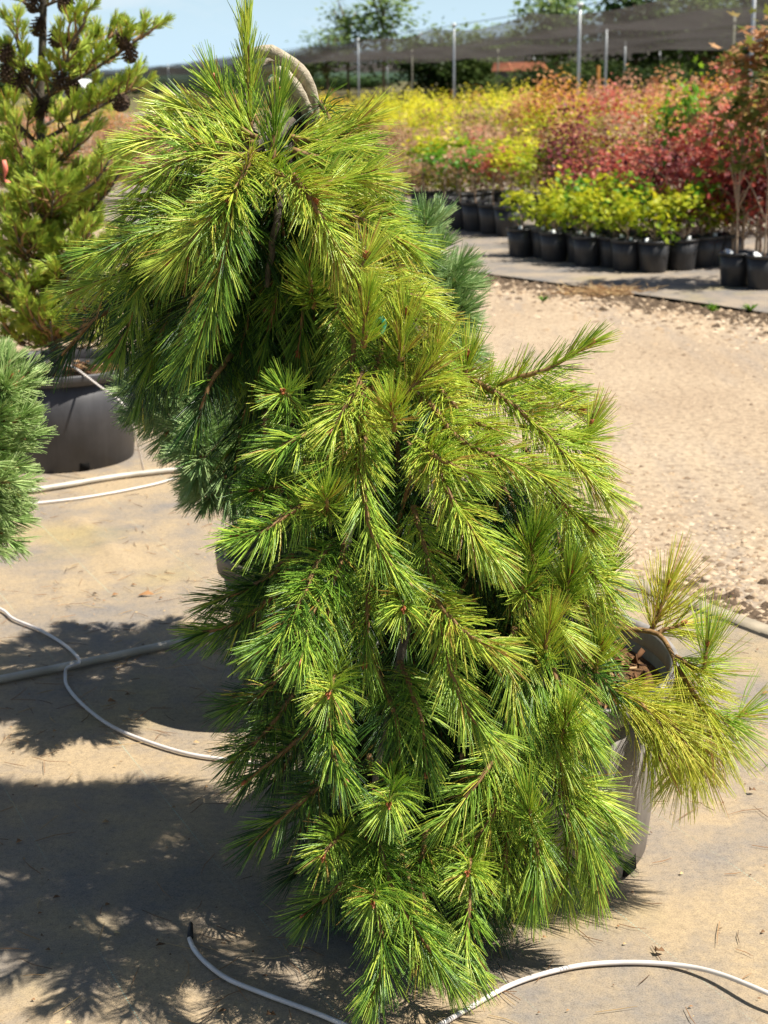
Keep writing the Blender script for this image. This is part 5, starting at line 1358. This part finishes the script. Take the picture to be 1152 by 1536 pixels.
VD = np.array([0.98, 0.2, 0.0])
NP = 9; W = 6.2
arr = np.array(line)
def shade_panel(j, label):
    na, nb = 170, 14
    cl = resample(arr, na)[0]
    b = np.linspace(0, 1, nb)
    Pn = cl[:, None] + VD[None, None] * (j + b)[None, :, None] * W
    d = np.r_[0, np.cumsum(np.linalg.norm(np.diff(cl, axis=0), axis=1))]
    ph = rng.random() * 6
    sag = 0.52 * np.sin(np.pi * b)[None] ** 0.9 + 0.16 * np.sin(d / 4.1 + ph)[:, None] ** 2 + 0.14 * np.sin(d / 11 + j + b[None].T * 2).T
    Pn[:, :, 2] = ZS - 0.02 - sag + rng.normal(0, 0.01, sag.shape)
    if j == 0:                                   # front hem hangs between the posts
        hang = np.abs(np.sin(np.pi * d / 14.0))
        Pn[:, 0, 2] = ZS - 0.25 * hang
    v = Pn.reshape(-1, 3)
    i, k = np.meshgrid(np.arange(na - 1), np.arange(nb - 1), indexing='ij')
    q = np.stack([i * nb + k, (i + 1) * nb + k, (i + 1) * nb + k + 1, i * nb + k + 1], -1).reshape(-1, 4)
    o = obj('shade_cloth', mesh_np('shade_cloth', v - arr[1], q, mats=[M['shade']]), None, arr[1])
    tag(o, label, 'shade cloth', 'shade cloth panels')
    c = cl + VD * j * W; c[:, 2] = ZS + 0.0
    ob = obj('cable', tube_mesh('cable', c - arr[1], 0.012, M['stake'], 5), o)
for j in range(NP):
    shade_panel(j, f'sagging black shade cloth panel, {ORD[j]} back from the near edge')

# side curtain closing the far left end of the structure
cl = resample(arr[4:], 70)[0]
V, Q = [], []
for k, p in enumerate(cl):
    f = k / 69
    zb = 3.1 - 2.4 * min(1.0, f * 2.2) + 0.12 * math.sin(k * 0.5)
    for m_ in range(5):
        g = m_ / 4
        V.append(p + np.array([0.3 * math.sin(k * 0.8 + m_), 0.4 + 0.3 * g, -0.05 - (3.45 - zb) * g]))
for k in range(69):
    for m_ in range(4):
        Q.append((k * 5 + m_, (k + 1) * 5 + m_, (k + 1) * 5 + m_ + 1, k * 5 + m_ + 1))
V.append(cl[-1] + [-14, 30, -0.4]); V.append(cl[-1] + [-14, 30, -2.0])
n5 = 69 * 5; Q.append((n5, n5 + 4, len(V) - 1, len(V) - 2))
tag(obj('shade_cloth', mesh_np('shade_cloth', np.array(V) - cl[0], Q, mats=[M['shade']]), None, cl[0]), 'distant brown shade curtain seen above the left field', 'shade cloth')

# greenhouse and shed
gp_ = P(104, 123, 170)
gh = thing('greenhouse', (gp_[0], gp_[1], -0.05), 'distant white plastic greenhouse behind the cone-bearing pine', 'greenhouse')
an = np.linspace(0, math.pi, 14)
V, Q = [], []
for yy in (0, 10):
    for a in an: V.append((math.cos(a) * 1.8, yy, math.sin(a) * (gp_[2] + 0.35)))
for k in range(13): Q.append((k, k + 1, 14 + k + 1, 14 + k))
obj('cover', mesh_np('cover', V, Q, mats=[M['white_wall']]), gh)
vv = [(math.cos(a) * 1.75, 0.05, math.sin(a) * (gp_[2] + 0.30)) for a in an]
obj('end_wall', mesh_np('end_wall', vv + [(0, 0.05, 0)], None, [(14, k, k + 1) for k in range(13)], mats=[M['grey_wall']], smooth=False), gh)
sp = P(778, 120, 95)
sh = thing('shed', (sp[0], sp[1], -0.05), 'small grey shed with red roof beyond the shade structure', 'shed')
obj('wall', box_mesh('wall', 2.6, 3, 2.0, M['grey_wall']), sh)
obj('roof', mesh_np('roof', [(-1.5, -1.7, 2.0), (1.5, -1.7, 2.0), (1.5, 1.7, 2.0), (-1.5, 1.7, 2.0), (-1.5, 0, 2.5), (1.5, 0, 2.5)], [(0, 1, 5, 4), (2, 3, 4, 5)], [(0, 4, 3), (1, 2, 5)], mats=[M['red_roof']], smooth=False), sh)

# ------------------------------------------------------------------ trees beyond
C_POP = [crown_mesh('poplar_crown', 1.0, 3.4, 62, 18, 0.24, simple_leaf, 0.36, 0.0, 0.25) for _ in range(3)]
C_BIG = [crown_mesh('tree_crown', 2.4, 2.2, 80, 26, 0.34, simple_leaf, 0.55, 0.0, 0.3) for _ in range(3)]
S_TREE = stem_mesh('trunk', 2.2, 3.5, 0.16, 8, 1.2)
def big_tree(x, ytop, Y, wide, crown, mat, label, group=None, base=0.25, name='broadleaf_tree'):
    top = P(x, ytop, Y); h = top[2]
    r = thing(name, (top[0], top[1], -0.05), label, 'tree', group, rng.random() * 6)
    rz = 3.4 if crown in C_POP else 2.2; rx = 1.0 if crown in C_POP else 2.4
    ch = h * (1 - base)
    c = obj('crown', crown, r, (0, 0, h - ch / 2)); c.scale = (wide / rx, wide / rx, ch / 2 / rz * 0.93)
    recolour(c, M['leaf_' + mat])
    s_ = obj('trunk', S_TREE, r); s_.scale = (1, 1, h / 5.0)
for k, (x, y, Y, w, lab) in enumerate(((489, 28, 125, 1.7, 'short rounded poplar left of the taller poplars'), (519, -28, 130, 1.9, 'tall slim poplar behind the shade cloth'),
        (573, -60, 128, 2.2, 'tallest broad poplar behind the shade cloth'), (462, 62, 140, 1.4, 'lowest poplar at the left end of the poplars'), (618, 30, 150, 2.0, 'small pale poplar right of the tallest poplar'))):
    big_tree(x, y, Y, w, C_POP[k % 3], 'poplar', lab, 'poplars', 0.15, 'poplar_tree')
big_tree(835, -40, 100, 2.6, C_BIG[0], 'poplar', 'rounded tree rising over the shade cloth near the steel post', None, 0.3)
big_tree(960, -60, 95, 3.2, C_BIG[1], 'darkgreen', 'dark tree behind the shade cloth right of the tall post', None, 0.2)
big_tree(1060, -40, 90, 3.0, C_BIG[2], 'poplar', 'wide tree behind the shade cloth near the right edge', None, 0.2)
big_tree(1150, -60, 92, 3.4, C_BIG[0], 'darkgreen', 'large dark tree behind the shade cloth at the right edge', None, 0.2)
for k in range(16):
    x = 640 + k * 36 + rng.uniform(-10, 10)
    big_tree(x, 48 + rng.uniform(-16, 22) - 0.02 * (x - 640), 135 + rng.uniform(-6, 6), 3.0, C_BIG[k % 3], 'poplar' if k % 3 else 'darkgreen', f'tree in the row beyond the shade structure, {ORD[k]} from the left', 'trees beyond the shade structure', 0.05)
for k in range(15):
    x = 770 + k * 30 + rng.uniform(-8, 8)
    big_tree(x, 98 + rng.uniform(-8, 6), 70 + rng.uniform(-4, 4), 1.5, C_BIG[k % 3], 'darkgreen' if k % 4 else 'poplar', f'bushy tree of the hedge under the shade cloth, {ORD[k]} from the left', 'hedge trees under the shade cloth', 0.0, 'hedge_tree')
for k in range(14):
    x = -30 + k * 44 + rng.uniform(-10, 10)
    big_tree(x, 116 + rng.uniform(-6, 5), 260 + rng.uniform(-20, 20), 6.0, C_BIG[k % 3], 'darkgreen', f'distant dark tree on the left horizon, {ORD[k]} from the left', 'distant trees on the left horizon', 0.0)

print('needles', NEEDLES[0], 'objects', len(bpy.data.objects))
